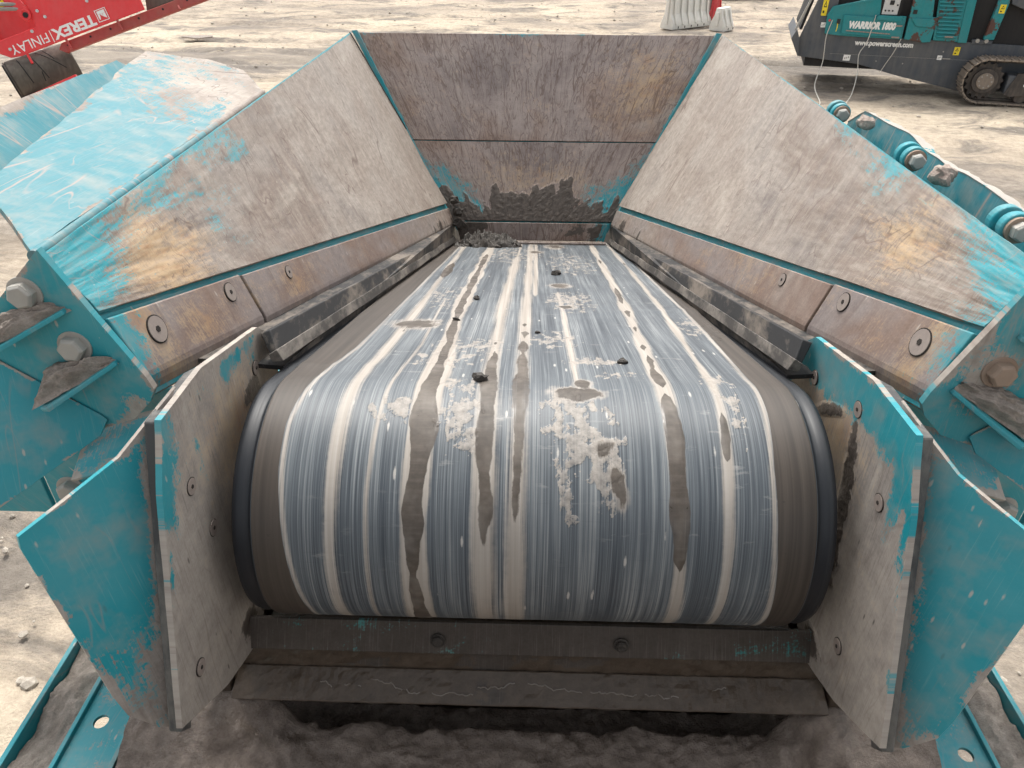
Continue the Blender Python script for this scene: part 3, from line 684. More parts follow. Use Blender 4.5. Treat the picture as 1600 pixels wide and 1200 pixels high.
# thick dry splatter
sm2 = k.mr(k.add(k.add(B, k.mul(k.add(n2, -.5), .95)), k.add(k.mul(k.add(n3, -.5), .55), k.mul(k.add(st1, -.5), .45))), .47, .58)
splc = k.ramp(n2, [(.3, (.17, .148, .125)), (.45, (.27, .242, .212)), (.60, (.36, .325, .285)), (.72, (.30, .225, .165))])
c = k.mix(k.mul(sm2, k.mr(st2, .3, .6, .55, .9)), c, splc)
# wet slurry
mm = k.mr(k.add(G, k.add(k.mul(k.add(n2, -.5), .42), k.mul(k.add(st1, -.5), .30))), .44, .60)
mcol = k.mix(k.mr(nlo, .4, .6), (.082, .066, .052), (.056, .045, .036)); mcol = k.mix(k.mr(cr, .5, .68, 0, .25), mcol, (.14, .118, .098))
mcol = k.mix(.6, mcol, k.ramp(n2, [(.3, (.3, .3, .3)), (.7, (.7, .7, .7))]), 'OVERLAY'); mcol = k.mix(k.mr(n3, .66, .72, 0, .8), mcol, (.03, .025, .02))
c = k.mix(k.mul(mm, k.mr(k.noise(uv, 11, 3, .6), .30, .55, .72, 1.)), c, mcol)
em = k.mr(k.add(A, k.mul(k.add(n2, -.5), .10)), .47, .53)
ec = k.mix(k.mr(st2, .35, .65), (.034, .026, .020), (.066, .052, .041)); ec = k.mix(k.mr(st1, .62, .75, 0, .2), ec, (.15, .13, .115)); ec = k.mix(k.mr(n2, .62, .7, 0, .5), ec, (.025, .021, .018))
c = k.mix(em, c, ec)
sepu = k.n('ShaderNodeSeparateXYZ'); k.put(sepu.inputs[0], uv); ax = k.math('ABSOLUTE', sepu.outputs[0])
lip = k.mr(ax, .560, .563); lc = k.mix(k.mr(st2, .5, .7, 0, .3), (.008, .010, .014), (.05, .05, .05))
c = k.mix(lip, c, lc)
ro = k.mr(stv, .4, .7, .43, .58); ro = k.add(k.mul(ro, k.math('SUBTRACT', 1., mm)), k.mul(mm, k.mr(n2, .35, .65, .26, .5))); ro = k.math('MAXIMUM', ro, k.mul(k.math('MAXIMUM', cm, sm2), .62)); ro = k.math('MAXIMUM', ro, k.mul(em, .55))
h = k.add(k.mul(st1, .12), k.mul(k.mul(n2, k.mr(B, .4, .6)), 1.2))
M['belt'] = k.fin(c, ro, h, .35, .003, spec=.45)
me.materials.append(M['belt'])
BELT = link('conveyor_belt', me, HOP, label='grey blue rubber belt streaked with cream and brown slurry')
sm_ = BELT.modifiers.new('thick', 'SOLIDIFY'); sm_.thickness = .014; sm_.offset = -1
MB().cyl((-.60, DCY, DCZ), (.60, DCY, DCZ), DR-.022, 64).build('head_drum', 'rubber', HOP, smooth=True)
MB().cyl((-.70, DCY, DCZ), (.70, DCY, DCZ), .045, 24).build('drum_shaft', 'zinc', HOP, smooth=True)

# ================================================================ chute cheeks, rubber pads, outer wings
def cheek_field(sg):
    def f(s, t, U, V, P):
        y, z = P[:, 1], P[:, 2]
        # bare dusty steel by the drum, paint kept toward the front top
        stk = .16*fbm(y*26, z*2.2+sg, 3)
        if sg < 0: p = .30+.50*sstep(1.12, 1.0, y+.35*(2.6-z))*sstep(2.25, 2.6, z)+.40*np.exp(-((y-1.36)/.12)**2-((z-2.55)/.035)**2)+stk-.2*sstep(2.3, 2.0, z)
        else: p = .26+.54*sstep(1.22, 1.0, y+.45*(2.6-z))*sstep(2.25, 2.55, z)+.45*sstep(2.47, 2.57, z+.25*(y-1.2))+stk-.2*sstep(2.3, 2.0, z)
        fe = y-(.79+(1.03-.79)*(z-2.07)/(2.62-2.07)); p = p+.22*np.exp(-(fe/.012)**2)
        d = .42+.15*sstep(2.5, 2.1, z)
        dr = np.sqrt((y-DCY)**2+(z-DCZ)**2); mud = .66*np.exp(-((y-1.42)/.10)**2-((z-2.42)/.07)**2) if sg < 0 else np.maximum(.66*np.exp(-((y-1.20-.25*(z-2.4))/.05)**2-((z-2.32)/.24)**4), .64*np.exp(-((y-1.36)/.12)**2-((z-2.44+.6*(y-1.36))/.035)**2))
        mud = np.maximum(mud, .62*np.exp(-((y-1.12)/.10)**2-((z-1.95)/.07)**2))+.08*fbm(U*5, V*22, 3)
        tn = .34+.30*np.exp(-((y-1.3)/.18)**2-((z-2.42)/.14)**2)
        return masks(len(s), np.clip(p, 0, 1), tn, d, np.clip(mud, 0, 1))
    return f
for sg in (-1, 1):
    yz = [(1.60, 2.47), (1.52, 2.535), (1.22, 2.612), (1.03, 2.622), (.965, 2.50), (.79, 2.065), (.965, 1.945), (1.14, 1.87), (1.58, 2.10)]
    ck = polyplate('cheek_plate', [(sg*.662, y, z) for y, z in yz], .012, 'cheek', HOP, .011, cheek_field(sg), .002, .003,
                   label=('left' if sg < 0 else 'right')+' chute cheek plate of dusty bare steel beside the drum', toward=(0, 1, 2.5))
    for (y, z) in (((1.461, 2.458), (1.09, 2.30), (1.059, 2.441), (.90, 2.10)) if sg < 0 else ((1.468, 2.455), (1.239, 2.527), (1.063, 2.434), (1.02, 2.06))):
        csbolt((sg*.6615, y, z), (-sg, 0, 0), .017, ck)
    # thick rubber pad clamped behind the cheek
    py = [(1.50, 2.50), (1.22, 2.598), (1.045, 2.606), (1.0, 2.50), (.803, 2.03), (.83, 2.00), (1.12, 2.36), (1.5, 2.36)]
    MB().prism([(sg*.676, y, z) for y, z in py], (sg*.028, 0, 0)).build('rubber_pad', 'pad', HOP, bevel=.004)
    # outer wing
    wp = [(.690, 1.128, 2.628), (.756, 1.004, 2.556), (.865, .850, 2.510), (.864, .843, 2.488), (.787, .797, 2.143), (.773, .794, 2.095), (.738, .812, 2.029), (.722, .826, 2.009), (.722, 1.026, 2.509)]
    wp = [(q[0]-.013, q[1], q[2]) for q in wp]
    # flatten onto the plane through three of them
    a_, b_, c_ = [Vector(mir(wp[i], sg)) for i in (8, 7, 2)]; nn = (b_-a_).cross(c_-a_).normalized()
    wq = [Vector(mir(q, sg)) for q in wp]; wq = [q-nn*(q-a_).dot(nn) for q in wq]
    def wing_field(s, t, U, V, P):
        p = .80-.16*sstep(2.35, 2.0, P[:, 2])+.0*s; p = p-.30*np.exp(-(np.abs(P[:, 0])-.722)/.02)*.5
        return masks(len(s), p, .25, .28+.15*sstep(2.4, 2., P[:, 2]), .12+.0*s)
    polyplate('wing_plate', wq, .012, 'teal', HOP, .014, wing_field, .002, .003, label=('left' if sg < 0 else 'right')+' flared teal guard plate')

    # -- end flange of the side wall with gussets and big hex bolts
    fl = [(.935, 1.258, 2.842), (1.05, 1.258, 2.735), (1.13, 1.258, 2.68), (1.13, 1.258, 2.50), (.935, 1.258, 2.425), (.86, 1.258, 2.452), (.812, 1.258, 2.50), (.797, 1.258, 2.53), (.806, 1.258, 2.56)]
    def fl_field(s, t, U, V, P, sg=sg):
        x_ = np.abs(P[:, 0]); z_ = P[:, 2]
        mud = .0*s+.5*np.exp(-((x_-.985)/.10)**2-((z_-2.66)/.03)**2)*.6
        ds = .22+(.55*np.exp(-((x_-.90)/.09)**2-((z_-2.60)/.12)**2) if sg > 0 else .4*np.exp(-((x_-.86)/.05)**2-((z_-2.50)/.05)**2))
        p = .86-(.55*np.exp(-((x_-.90)/.08)**2-((z_-2.60)/.11)**2) if sg > 0 else .4*np.exp(-((x_-.85)/.04)**2-((z_-2.49)/.05)**2))
        return masks(len(s), p, .2, ds, mud*.5)
    FL = polyplate('end_flange', [mir(q, sg) for q in fl], .016, 'teal', HOP, .015, fl_field, .001, .003, toward=(0, 0, 2.6))
    bz = [(.990, 2.751), (.931, 2.633)] if sg < 0 else [(.923, 2.612), (1.0, 2.74)]
    for i, (bx, bzz) in enumerate(bz):
        hexbolt((sg*bx, 1.258, bzz), (0, -1, .06), .027, FL, 'zinc' if sg < 0 else 'rustbolt', h=.026)
    gs = [((1.075, 2.655), (.922, 2.722)), ((1.002, 2.527), (.855, 2.604))] if sg < 0 else [((.996, 2.478), (.846, 2.572)), ((1.07, 2.64), (.93, 2.70))]
    for (p0, p1) in gs:
        a = Vector((sg*p0[0], 1.257, p0[1])); b = Vector((sg*p1[0], 1.257, p1[1])); dn = Vector((0, 0, -1)); e = (b-a).normalized(); nrm = Vector((-e.z, 0, e.x)); nrm = nrm if nrm.z < 0 else -nrm
        prismpart('gusset', [a, b, b+Vector((0, -.012, 0)), a.lerp(b, .12)+Vector((0, -.075, -.006)), a+Vector((0, -.07, 0))], nrm*.010, 'teal', FL, .002, (.80, .2, .35, 0))
    # lower apron that bends out toward the viewer
    cr = [(1.20, 1.254, 2.66), (.915, 1.254, 2.470)]
    ap = [cr[0], cr[1], (.895, 1.19, 2.455), (.872, 1.12, 2.485) , (.886, 1.10, 2.480), (1.20, 1.10, 2.255)]
    ap = [(1.14, 1.254, 2.63), (.930, 1.254, 2.465), (.868, 1.115, 2.515), (.884, 1.10, 2.484), (1.15, 1.10, 2.30)]
    a_, b_, c_ = [Vector(mir(ap[i], sg)) for i in (0, 1, 4)]; nn = (b_-a_).cross(c_-a_).normalized()
    aq = [Vector(mir(q, sg)) for q in ap]; aq = [q-nn*(q-a_).dot(nn) for q in aq]
    polyplate('apron_plate', aq, .010, 'teal', HOP, .015, lambda s, t, U, V, P: masks(len(s), .86, .2, .25), .002, .003)
    # side frame plates further back and below
    boxpart('frame_plate', *sorted((sg*1.262, sg*.80)), 1.42, 1.436, 2.02, 2.42, 'teal', HOP, .003, (.85, .1, .25, 0))
    boxpart('frame_plate', *sorted((sg*1.47, sg*1.274)), 1.42, 1.436, 2.01, 2.42, 'teal', HOP, .003, (.85, .1, .25, 0))
    boxpart('frame_post', *sorted((sg*1.24, sg*1.12)), 1.44, 1.52, 1.60, 2.40, 'teal', HOP, .004, (.8, .1, .3, 0))
    boxpart('frame_tie', *sorted((sg*1.46, sg*1.0)), 1.438, 1.47, 2.26, 2.34, 'teal', HOP, .004, (.8, .1, .3, 0))
    hexbolt((sg*1.20, 1.42, 2.10), (0, -1, .05), .030, HOP, 'zinc', h=.03)
    # sloped ledge behind the wing
    led = [Vector(mir(q, sg)) for q in ((.80, 1.30, 2.46), (1.00, 1.30, 2.40), (.98, 1.16, 2.36), (.78, 1.16, 2.43))]
    polyplate('ledge_plate', led[:3]+[led[3]-(led[3]-led[0]).dot((led[1]-led[0]).cross(led[2]-led[0]).normalized())*(led[1]-led[0]).cross(led[2]-led[0]).normalized()], .008, 'teal', HOP, .02,
              lambda s, t, U, V, P: masks(len(s), .62, .2, .55, .1), .001, .002)

# ================================================================ fold-out extension on the left wall
ex = [(-.958, 1.275, 2.832), (-1.175, 1.50, 2.877), (-1.455, 2.74, 2.887), (-1.512, 3.05, 2.887), (-1.345, 3.21, 2.842), (-1.205, 3.21, 2.80), (-1.064, 2.98, 2.762)]
a_, b_, c_ = [Vector(ex[i]) for i in (0, 6, 2)]; nn = (b_-a_).cross(c_-a_).normalized()
eq = [Vector(q)-nn*(Vector(q)-a_).dot(nn) for q in ex]
def ext_field(s, t, U, V, P):
    p = .86-.40*sstep(1.7, 3.0, P[:, 1])+.10*fbm(U*9+V*5, V*2, 3); return masks(len(s), p, .12, .25+.3*sstep(2.2, 3., P[:, 1]), .05)
EX = polyplate('extension_panel', eq, .012, 'tealx', HOP, .015, ext_field, .005, .004, label='left fold-out extension panel with peeling scratched teal paint')
dn_ = Vector((.014, 0, -.018)); up = [eq[1]+dn_, eq[2]+dn_, eq[2]+Vector((-.004, .03, .004)), eq[2]+Vector((-.018, .0, .022)), eq[2].lerp(eq[1], .06)+Vector((-.03, 0, .018)), eq[1]+Vector((-.08, -.06, .10))]
a_, b_, c_ = up[0], up[1], up[5]; nn = (b_-a_).cross(c_-a_).normalized(); up = [q-nn*(q-a_).dot(nn) for q in up]
def lip_field(s, t, U, V, P):
    e = np.abs((P-np.array(a_))@np.array(((b_-a_).normalized().cross(nn))))
    return masks(len(s), .95-.7*sstep(.06, .14, e)+.15*fbm(U*9, V*1.5, 3), .1, .2+.5*sstep(.06, .13, e), .05)
polyplate('extension_panel', up, .010, 'tealx', HOP, .015, lip_field, .004, .003, label='upturned outer flange of the left extension, dusty along its edge')
# rolled lower edge of the extension
MB().tube([eq[0]+Vector((0, 0, -.012)), eq[0].lerp(eq[6], .5)+Vector((0, 0, -.012)), eq[6]+Vector((0, 0, -.012))], .013, 12).build('rolled_edge', 'tealx', HOP, smooth=True)
set_uv_attr(bpy.data.objects['rolled_edge'].data, *(lambda co: (co[:, 1], co[:, 0], masks(len(co), .7-.45*sstep(1.8, 2.9, co[:, 1]), .1, .3, 0)))(np.array([tuple(q.co) for q in bpy.data.objects['rolled_edge'].data.vertices])))

# ================================================================ hinged flap folded outside the right wall
def rimR(y, off=0., dz=0.):
    t = (y-NT_[1])/(FT[1]-NT_[1]); return Vector((NT_[0]+(FT[0]-NT_[0])*t+off, y, NT_[2]+(FT[2]-NT_[2])*t+dz))
N_ = 60; vs = []; fs = []; top = []
ys_ = np.linspace(1.25, 2.86, N_+1)
for i, y in enumerate(ys_):
    wv = .012*perlin(np.array([y*5.3]), np.array([2.2]))[0]+.010*abs(sin(y*4.4))
    tp = rimR(y, .135+.01*sin(y*6), -.008+wv-.05*max(0, (y-2.72))/.14); bt = rimR(y, .075, -.26)
    th = Vector((.016, 0, 0))
    for p in (bt, tp, tp+th+Vector((.006*sin(y*23), 0, -.004)), bt+th): vs.append(p)
for i in range(N_):
    for j in range(4): a, b = i*4+j, i*4+(j+1) % 4; fs.append((a, a+4, b+4, b))
fs += [(0, 1, 2, 3), tuple(N_*4+j for j in (3, 2, 1, 0))]
FLP = meshobj('hinged_flap', vs, fs, 'tealx', HOP, bevel=.002, label='folded-down right extension flap with bent chipped top edge')
co = np.array([tuple(q) for q in vs]); topm = np.tile([0, 1, 1, 0], N_+1)
set_uv_attr(FLP.data, co[:, 1], co[:, 2], masks(len(co), 1.05-.25*topm, .1, .10+.3*topm, 0))
ev = []
for i in range(N_+1):
    a_, b_ = Vector(vs[i*4+1]), Vector(vs[i*4+2]); wob = .004*sin(i*1.9)+.003*sin(i*.7)
    ev += [a_+Vector((-.002, 0, .0015)), b_+Vector((.010+wob, 0, .001)), b_+Vector((.012+wob, 0, -.016)), a_+Vector((.002, 0, -.008))]
ef = [(i*4+j, i*4+4+j, i*4+4+(j+1) % 4, i*4+(j+1) % 4) for i in range(N_) for j in range(4)]+[(0, 1, 2, 3), tuple(N_*4+j for j in (3, 2, 1, 0))]
meshobj('chipped_edge', ev, ef, 'edgedust', FLP, label='dusty bent top edge of the flap')
# floor of the gap
q = [rimR(1.25, .01, -.10), rimR(2.86, .01, -.10), rimR(2.86, .09, -.14), rimR(1.25, .09, -.14)]
quadplate('gap_floor', q[1], q[0], q[3], q[2], .008, 'teal', HOP, .03, lambda s, t, U, V: masks(len(s), .9, .1, .2, 0), .001, 0)
for y in (1.545, 2.115, 2.80):
    ax0 = rimR(y-.035, .062, -.004-(.012 if y > 2.5 else 0)); d = (rimR(y+1)-rimR(y)).normalized()
    lug = MB().cyl(ax0+d*.005, ax0+d*.03, .034, 28).cyl(ax0+d*.045, ax0+d*.07, .037, 28).build('hinge_lug', 'teal', HOP, bevel=.004)
    co = np.array([tuple(q.co) for q in lug.data.vertices]); set_uv_attr(lug.data, co[:, 0]+co[:, 1], co[:, 2], masks(len(co), .78, .2, .35, 0))
    MB().cyl(ax0-d*.004, ax0+d*.006, .028, 24).build('washer', 'rustbolt', lug)
    hexbolt(ax0-d*.003, -d, .0215, lug, 'zinc', h=.024, washer=False)
for i, (y, r, sd, lb) in enumerate(((2.52, .026, 11, 'small brown stone wedged behind the right wall rim, farther of two'), (1.90, .029, 23, 'pale pinkish stone wedged behind the right wall rim, nearer of two'))):
    vs, fs_ = rock(r, sd, (1, 1.1, .9), 3, .32); c = rimR(y, .062, .005)
    meshobj('stone', [Vector(p)+c for p in vs], fs_, 'stone', smooth=True, sharp=22, label=lb, cat='stone', group='stones behind the right wall')

# ================================================================ cross beam under the drum
def beam_field(pa, mu):
    def f(s, t, U, V): return masks(len(s), pa+.22*fbm(U*3.5, V*9, 3), 0, 0, mu+.25*fbm(U*4, V*12, 3))
    return f
quadplate('scraper_plate', (-.668, 1.095, 1.895), (.668, 1.095, 1.895), (.660, 1.125, 1.972), (-.660, 1.125, 1.972), .012, 'beam', HOP, .01, beam_field(.36, .22), .001, .002)
quadplate('cross_beam', (-.705, 1.10, 1.825), (.705, 1.10, 1.825), (.700, 1.115, 1.893), (-.700, 1.115, 1.893), .010, 'beam', HOP, .012, beam_field(.1, .62), .001, .002)
quadplate('cross_beam', (-.712, 1.03, 1.790), (.712, 1.03, 1.790), (.705, 1.098, 1.832), (-.705, 1.098, 1.832), .012, 'beam', HOP, .01, beam_field(.1, .70), .001, .003, label='muddy lower lip of the cross beam')
for xx in (-.214, .218): hexbolt((xx, 1.104, 1.932), (0, -1, .35), .014, HOP, 'muddark', h=.010)
M['foam_glint'] = paint('pale_foam_glint', (.20, .178, .158), .35, (.2, .17, .14), .5, sc=40.)  # foam lines on the lip, wet highlights painted as pale colour
for (x0, x1, f0, f1) in ((-.50, -.47, .55, .45), (-.44, -.40, .5, .42), (-.38, -.30, .62, .40), (-.29, -.13, .32, .25), (-.12, -.03, .45, .60), (.0, .13, .62, .42), (.15, .26, .42, .38), (.28, .36, .38, .30), (.40, .48, .5, .7)):
    pts = []
    for q in np.linspace(0, 1, 26):
        xx = x0+(x1-x0)*q; f = f0+(f1-f0)*q+.10*float(fbm(np.array([xx*40]), np.array([x0*9]), 4)[0])
        pts.append((xx, 1.03+.068*f, 1.790+.042*f+.0035))
    MB().tube(pts, .0016, 5).build('glint_line', 'foam_glint', HOP, smooth=True)
boxpart('cross_tube', -.66, .66, 1.16, 1.30, 1.72, 1.86, 'beam', HOP, .004, (.1, 0, .1, .6))

# ================================================================ chassis rails below (run lengthwise)
for sg in (-1, 1):
    X = lambda a, b: sorted((sg*a, sg*b))
    RL = boxpart('outer_rail', *X(1.298, 1.312), -.6, 5.4, 1.44, 1.60, 'teal', HOP, .002, (.82, .1, .3, 0))
    boxpart('rail_floor', *X(1.178, 1.298), -.6, 5.4, 1.535, 1.541, 'teal', HOP, 0, (.6, .1, .4, 0))
    boxpart('inner_rail', *X(1.166, 1.178), -.6, 5.4, 1.533, 1.602, 'teal', HOP, .002, (.72, .1, .35, 0))
    # web plate with a drain hole through which the bright ground shows
    hx, hy, hr = 1.115, (1.085 if sg < 0 else 1.062), .019
    x0, x1, y0, y1, z0, z1 = 1.032, 1.166, -.6, 5.4, 1.578, 1.588
    n = 24; ring = [(hx+hr*cos(2*pi*i/n), hy+hr*sin(2*pi*i/n)) for i in range(n)]
    sq = []
    for i in range(n):
        c_, s_ = cos(2*pi*i/n), sin(2*pi*i/n); m_ = max(abs(c_), abs(s_)); sq.append((hx+.045*c_/m_, hy+.045*s_/m_))
    vs = []; fs_ = []
    for z in (z1, z0):
        vs += [(sg*p[0], p[1], z) for p in ring]+[(sg*p[0], p[1], z) for p in sq]
    for i in range(n):
        j = (i+1) % n
        fs_ += [(i, n+i, n+j, j), (2*n+i, 2*n+j, 3*n+j, 3*n+i), (i, j, 2*n+j, 2*n+i)]
    mb = MB().add(vs, fs_ if sg > 0 else [f[::-1] for f in fs_])
    mb.box(*X(x0, hx-.045), y0, y1, z0, z1); mb.box(*X(hx+.045, x1), y0, y1, z0, z1); mb.box(*X(hx-.045, hx+.045), y0, hy-.045, z0, z1); mb.box(*X(hx-.045, hx+.045), hy+.045, y1, z0, z1)
    wb = mb.build('web_plate', 'teal', HOP)
    co = np.array([tuple(q.co) for q in wb.data.vertices]); set_uv_attr(wb.data, co[:, 0], co[:, 1], masks(len(co), .62, .1, .3, .05))
    boxpart('inner_rail', *X(1.018, 1.031), -.6, 5.4, 1.44, 1.604, 'teal', HOP, .002, (.68, .1, .4, 0))
    boxpart('trough_wall', *X(.93, 1.016), -.6, 1.30, 1.43, 1.59, 'beam', HOP, .004, (.25, .1, .3, .35))
    quadplate('trough_wall', *([(-.93, -.6, 1.55), (-.93, 1.3, 1.55), (-.80, 1.3, 1.50), (-.80, -.6, 1.50)] if sg > 0 else [(.93, 1.3, 1.55), (.93, -.6, 1.55), (.80, -.6, 1.50), (.80, 1.3, 1.50)]), .01, 'beam', HOP, .03, lambda s, t, U, V: masks(len(s), .2, .1, .3, .4), .002, 0)
    for y in (-.2, 2.4, 4.9): boxpart('support_leg', *X(1.06, 1.17), y, y+.14, -.02, 1.44, 'teal', HOP, .006, (.8, .1, .3, 0))
    # mud lying in the side channel
    gx_, gy_ = np.meshgrid(np.linspace(1.181, 1.295, 22), np.linspace(-.1, 2.4, 260), indexing='ij'); a = gx_.ravel(); b = gy_.ravel()
    zz = 1.566-.012*(1.298-a)/.12+.014*fbm(a*14+sg*3, b*9, 5, .6)+.008*np.abs(fbm(a*40, b*40+sg, 3))
    ny_ = 260; fs_ = [(i*ny_+j, (i+1)*ny_+j, (i+1)*ny_+j+1, i*ny_+j+1) for i in range(21) for j in range(ny_-1)]
    if sg < 0: fs_ = [f[::-1] for f in fs_]
    meshobj('channel_mud', np.stack([a*sg, b, zz], 1).tolist(), fs_, 'muddry', smooth=True, sharp=180, kind='stuff', label='dry grey mud packed in the '+('left' if sg < 0 else 'right')+' chassis channel', cat='mud')
boxpart('trough_floor', -1.0, 1.0, -.6, 1.34, 1.40, 1.428, 'beam', HOP, 0, (.0, 0, .2, .8))
for sg in (-1, 1): boxpart('chute_side', *sorted((sg*.715, sg*.75)), 1.05, 1.36, 1.44, 1.95, 'beam', HOP, .003, (.1, .1, .2, .6))
boxpart('trough_end', -.80, .80, 1.31, 1.34, 1.43, 1.86, 'beam', HOP, .002, (.0, 0, .2, .8))
# wet mud mass filling the trough
gx_, gy_ = np.meshgrid(np.linspace(-.93, .93, 300), np.linspace(-.3, 1.20, 240), indexing='ij'); a = gx_.ravel(); b = gy_.ravel()
rg = 1-np.abs(fbm(a*6+.4*fbm(a*5, b*5, 2), b*7, 4, .5))
z = 1.640+.012*fbm(a*2.5, b*2.5, 3)+.008*rg**3+.006*np.abs(fbm(a*11+.5*fbm(a*9, b*9, 2), b*11, 4, .55))+.004*fbm(a*26, b*26, 3, .6)+.004*np.abs(fbm(a*38, b*38, 2))+.13*sstep(.52, .74, np.abs(a)+.06*fbm(a*6, b*6, 3))*sstep(.70, 1.02, b)
z = z-.13*sstep(1.06, 1.115, b+.02*fbm(a*9, b*0, 3))+.03*sstep(.5, .9, np.abs(a))
ny_ = 240; fs = [(i*ny_+j, (i+1)*ny_+j, (i+1)*ny_+j+1, i*ny_+j+1) for i in range(299) for j in range(ny_-1)]
meshobj('trough_mud', np.stack([a, b, z], 1).tolist(), fs, 'mudwet', smooth=True, sharp=180, kind='stuff', label='wet grey brown mud filling the trough below the drum', cat='mud')

SB = boxpart('unseen_light_block', -1.25, 1.25, -3.2, -.45, 1.62, 2.45, 'beam', HOP, .01, (.1, .1, .3, 0), label='added unseen box behind the trough that blocks light')  # unseen box added to keep light off the drum front and trough
boxpart('light_block_top', -1.25, 1.25, -3.2, -.45, 2.453, 2.485, 'beam', HOP, .004, (.1, .1, .3, 0))  # thin top of the added light-blocking box

# mud packed on the flanges
def mudpatch(pts, h, seed, lab, mat='muddry', res=40):
    """lumpy mound lying on four corners (a,b,c,d)"""
    A, B, C, D = [np.array(p, float) for p in pts]; n = np.cross(B-A, D-A); n /= np.linalg.norm(n)
    s, t = np.meshgrid(np.linspace(0, 1, res), np.linspace(0, 1, res), indexing='ij'); s = s.ravel(); t = t.ravel()
    P = (A*(1-s)[:, None]+B*s[:, None])*(1-t)[:, None]+(D*(1-s)[:, None]+C*s[:, None])*t[:, None]
    r = np.sqrt(((s-.5)*2)**2+((t-.5)*2)**2)+.35*fbm(s*3+seed, t*3, 3)
    hg = h*.7*sstep(.95, .3, r)*(1+.5*fbm(s*6+seed, t*6, 4))-.010*sstep(.75, 1.05, r)
    P = P+n*hg[:, None]; fs_ = [(i*res+j, (i+1)*res+j, (i+1)*res+j+1, i*res+j+1) for i in range(res-1) for j in range(res-1)]
    return meshobj('mud_patch', P.tolist(), fs_, mat, smooth=True, sharp=180, label=lab, cat='mud', group='dried mud on the end flanges')
mudpatch([(-1.09, 1.175, 2.660), (-.91, 1.25, 2.725), (-.93, 1.262, 2.735), (-1.09, 1.262, 2.705)], .022, 2, 'dried mud behind the upper gusset of the left flange')
mudpatch([(-1.02, 1.18, 2.53), (-.85, 1.245, 2.605), (-.87, 1.262, 2.618), (-1.01, 1.262, 2.595)], .028, 8, 'cracked dried mud under the lower left flange bolt')
mudpatch([(.845, 1.245, 2.575), (1.03, 1.18, 2.47), (1.03, 1.262, 2.545), (.87, 1.262, 2.60)], .028, 14, 'cracked dried mud under the rusty right flange bolt')

# ================================================================ mud heap and clods on the belt
def onbelt(x, y, up=0.): return Vector((x, y+up*sin(BS), beltz(y)+up*cos(BS)))
res = 70; s, t = np.meshgrid(np.linspace(-1, 1, res), np.linspace(-1, 1, res), indexing='ij'); s = s.ravel(); t = t.ravel()
r = np.sqrt((s*1.0)**2+(t*1.05)**2)+.40*fbm(s*2.5+3, t*2.5, 3)
hg = .05*sstep(1., .1, r)+.045*np.abs(fbm(s*6, t*6, 4, .6))*sstep(1., .5, r)-.015*sstep(.8, 1., r)
Pm = np.array([tuple(onbelt(-.27+.21*a_, 4.31+.17*b_, float(h_))) for a_, b_, h_ in zip(s, t, hg)])
fs = [(i*res+j, (i+1)*res+j, (i+1)*res+j+1, i*res+j+1) for i in range(res-1) for j in range(res-1)]
meshobj('mud_heap', Pm.tolist(), fs, 'muddark', smooth=True, sharp=180, label='dark crumbly mud heap at the far left end of the belt', cat='mud')
for i, (cx, cy, cz, r) in enumerate(((-.455, 4.43, 1.66, .035), (-.47, 4.45, 1.73, .030), (-.49, 4.47, 1.80, .028), (-.36, 4.22, 0, .03), (-.12, 4.22, 0, .026), (-.20, 4.16, 0, .018))):
    vs, fs_ = rock(r, 40+i, (1.1, 1, .9), 2, .6); c = Vector((cx, cy, cz)) if cz else onbelt(cx, cy, r*.5)
    meshobj('mud_clod', [Vector(p)+c for p in vs], fs_, 'muddark', smooth=True, sharp=30, cat='clod', label=['dark mud lump in the far left corner, lowest of three', 'dark mud lump in the far left corner, middle of three', 'dark mud lump in the far left corner, topmost of three', 'mud clod at the left edge of the far mud heap', 'mud clod at the right edge of the far mud heap', 'smallest mud clod just before the far mud heap'][i], group='mud clods on and by the belt')
for i, (cx, cy, r, lab) in enumerate(((-.12, 1.374, .014, 'largest dark clod sitting mid belt left of the twin brown streaks'), (.219, 1.543, .010, 'small flat brown clod right of centre on the belt'), (.111, 3.05, .018, 'black clod on the far half of the belt, right of centre'),
        (-.203, 2.39, .011, 'small dark clod beside the left brown streak, far half'), (-.241, 2.016, .009, 'small dark clod on the left brown streak'), (.013, 1.857, .006, 'tiny clod on the central cream streak'))):
    vs, fs_ = rock(r, 70+i*3, (1.2, 1, .8), 2, .6); c = onbelt(cx, cy, r*.45)
    meshobj('mud_clod', [Vector(p)+c for p in vs], fs_, 'muddark', smooth=True, sharp=30, label=lab, cat='clod', group='mud clods on and by the belt')

# ================================================================ background paints
M['grey'] = paint('dark_grey_chassis_paint', (.062, .072, .086), .5, (.20, .185, .165), .45, (.22, .15, .09), .27, 1.6)
M['teal2'] = paint('teal_machine_paint', (.006, .205, .225), .42, (.20, .21, .20), .18)
M['tealchip'] = paint('teal_paint_flaking', (.006, .205, .225), .45, (.20, .21, .20), .2, (.085, .042, .032), .44, 2.6)
M['track'] = paint('track_steel', (.20, .165, .135), .65, (.34, .28, .22), .7)
M['trackdark'] = paint('running_gear', (.045, .04, .037), .7, (.20, .165, .135), .6)
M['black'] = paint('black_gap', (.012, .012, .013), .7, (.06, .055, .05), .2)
M['white'] = paint('white_lettering', (.78, .78, .76), .5, (.5, .46, .4), .1)
M['yellow'] = paint('yellow_decal', (.80, .62, .02), .5, (.4, .35, .2), .15)
M['ink'] = paint('black_print', (.02, .02, .02), .6, amt=0.)
M['panelgrey'] = paint('control_box_grey', (.52, .53, .53), .5, (.4, .36, .3), .2)
M['red'] = paint('red_machine_paint', (.70, .040, .045), .42, (.50, .22, .20), .2)
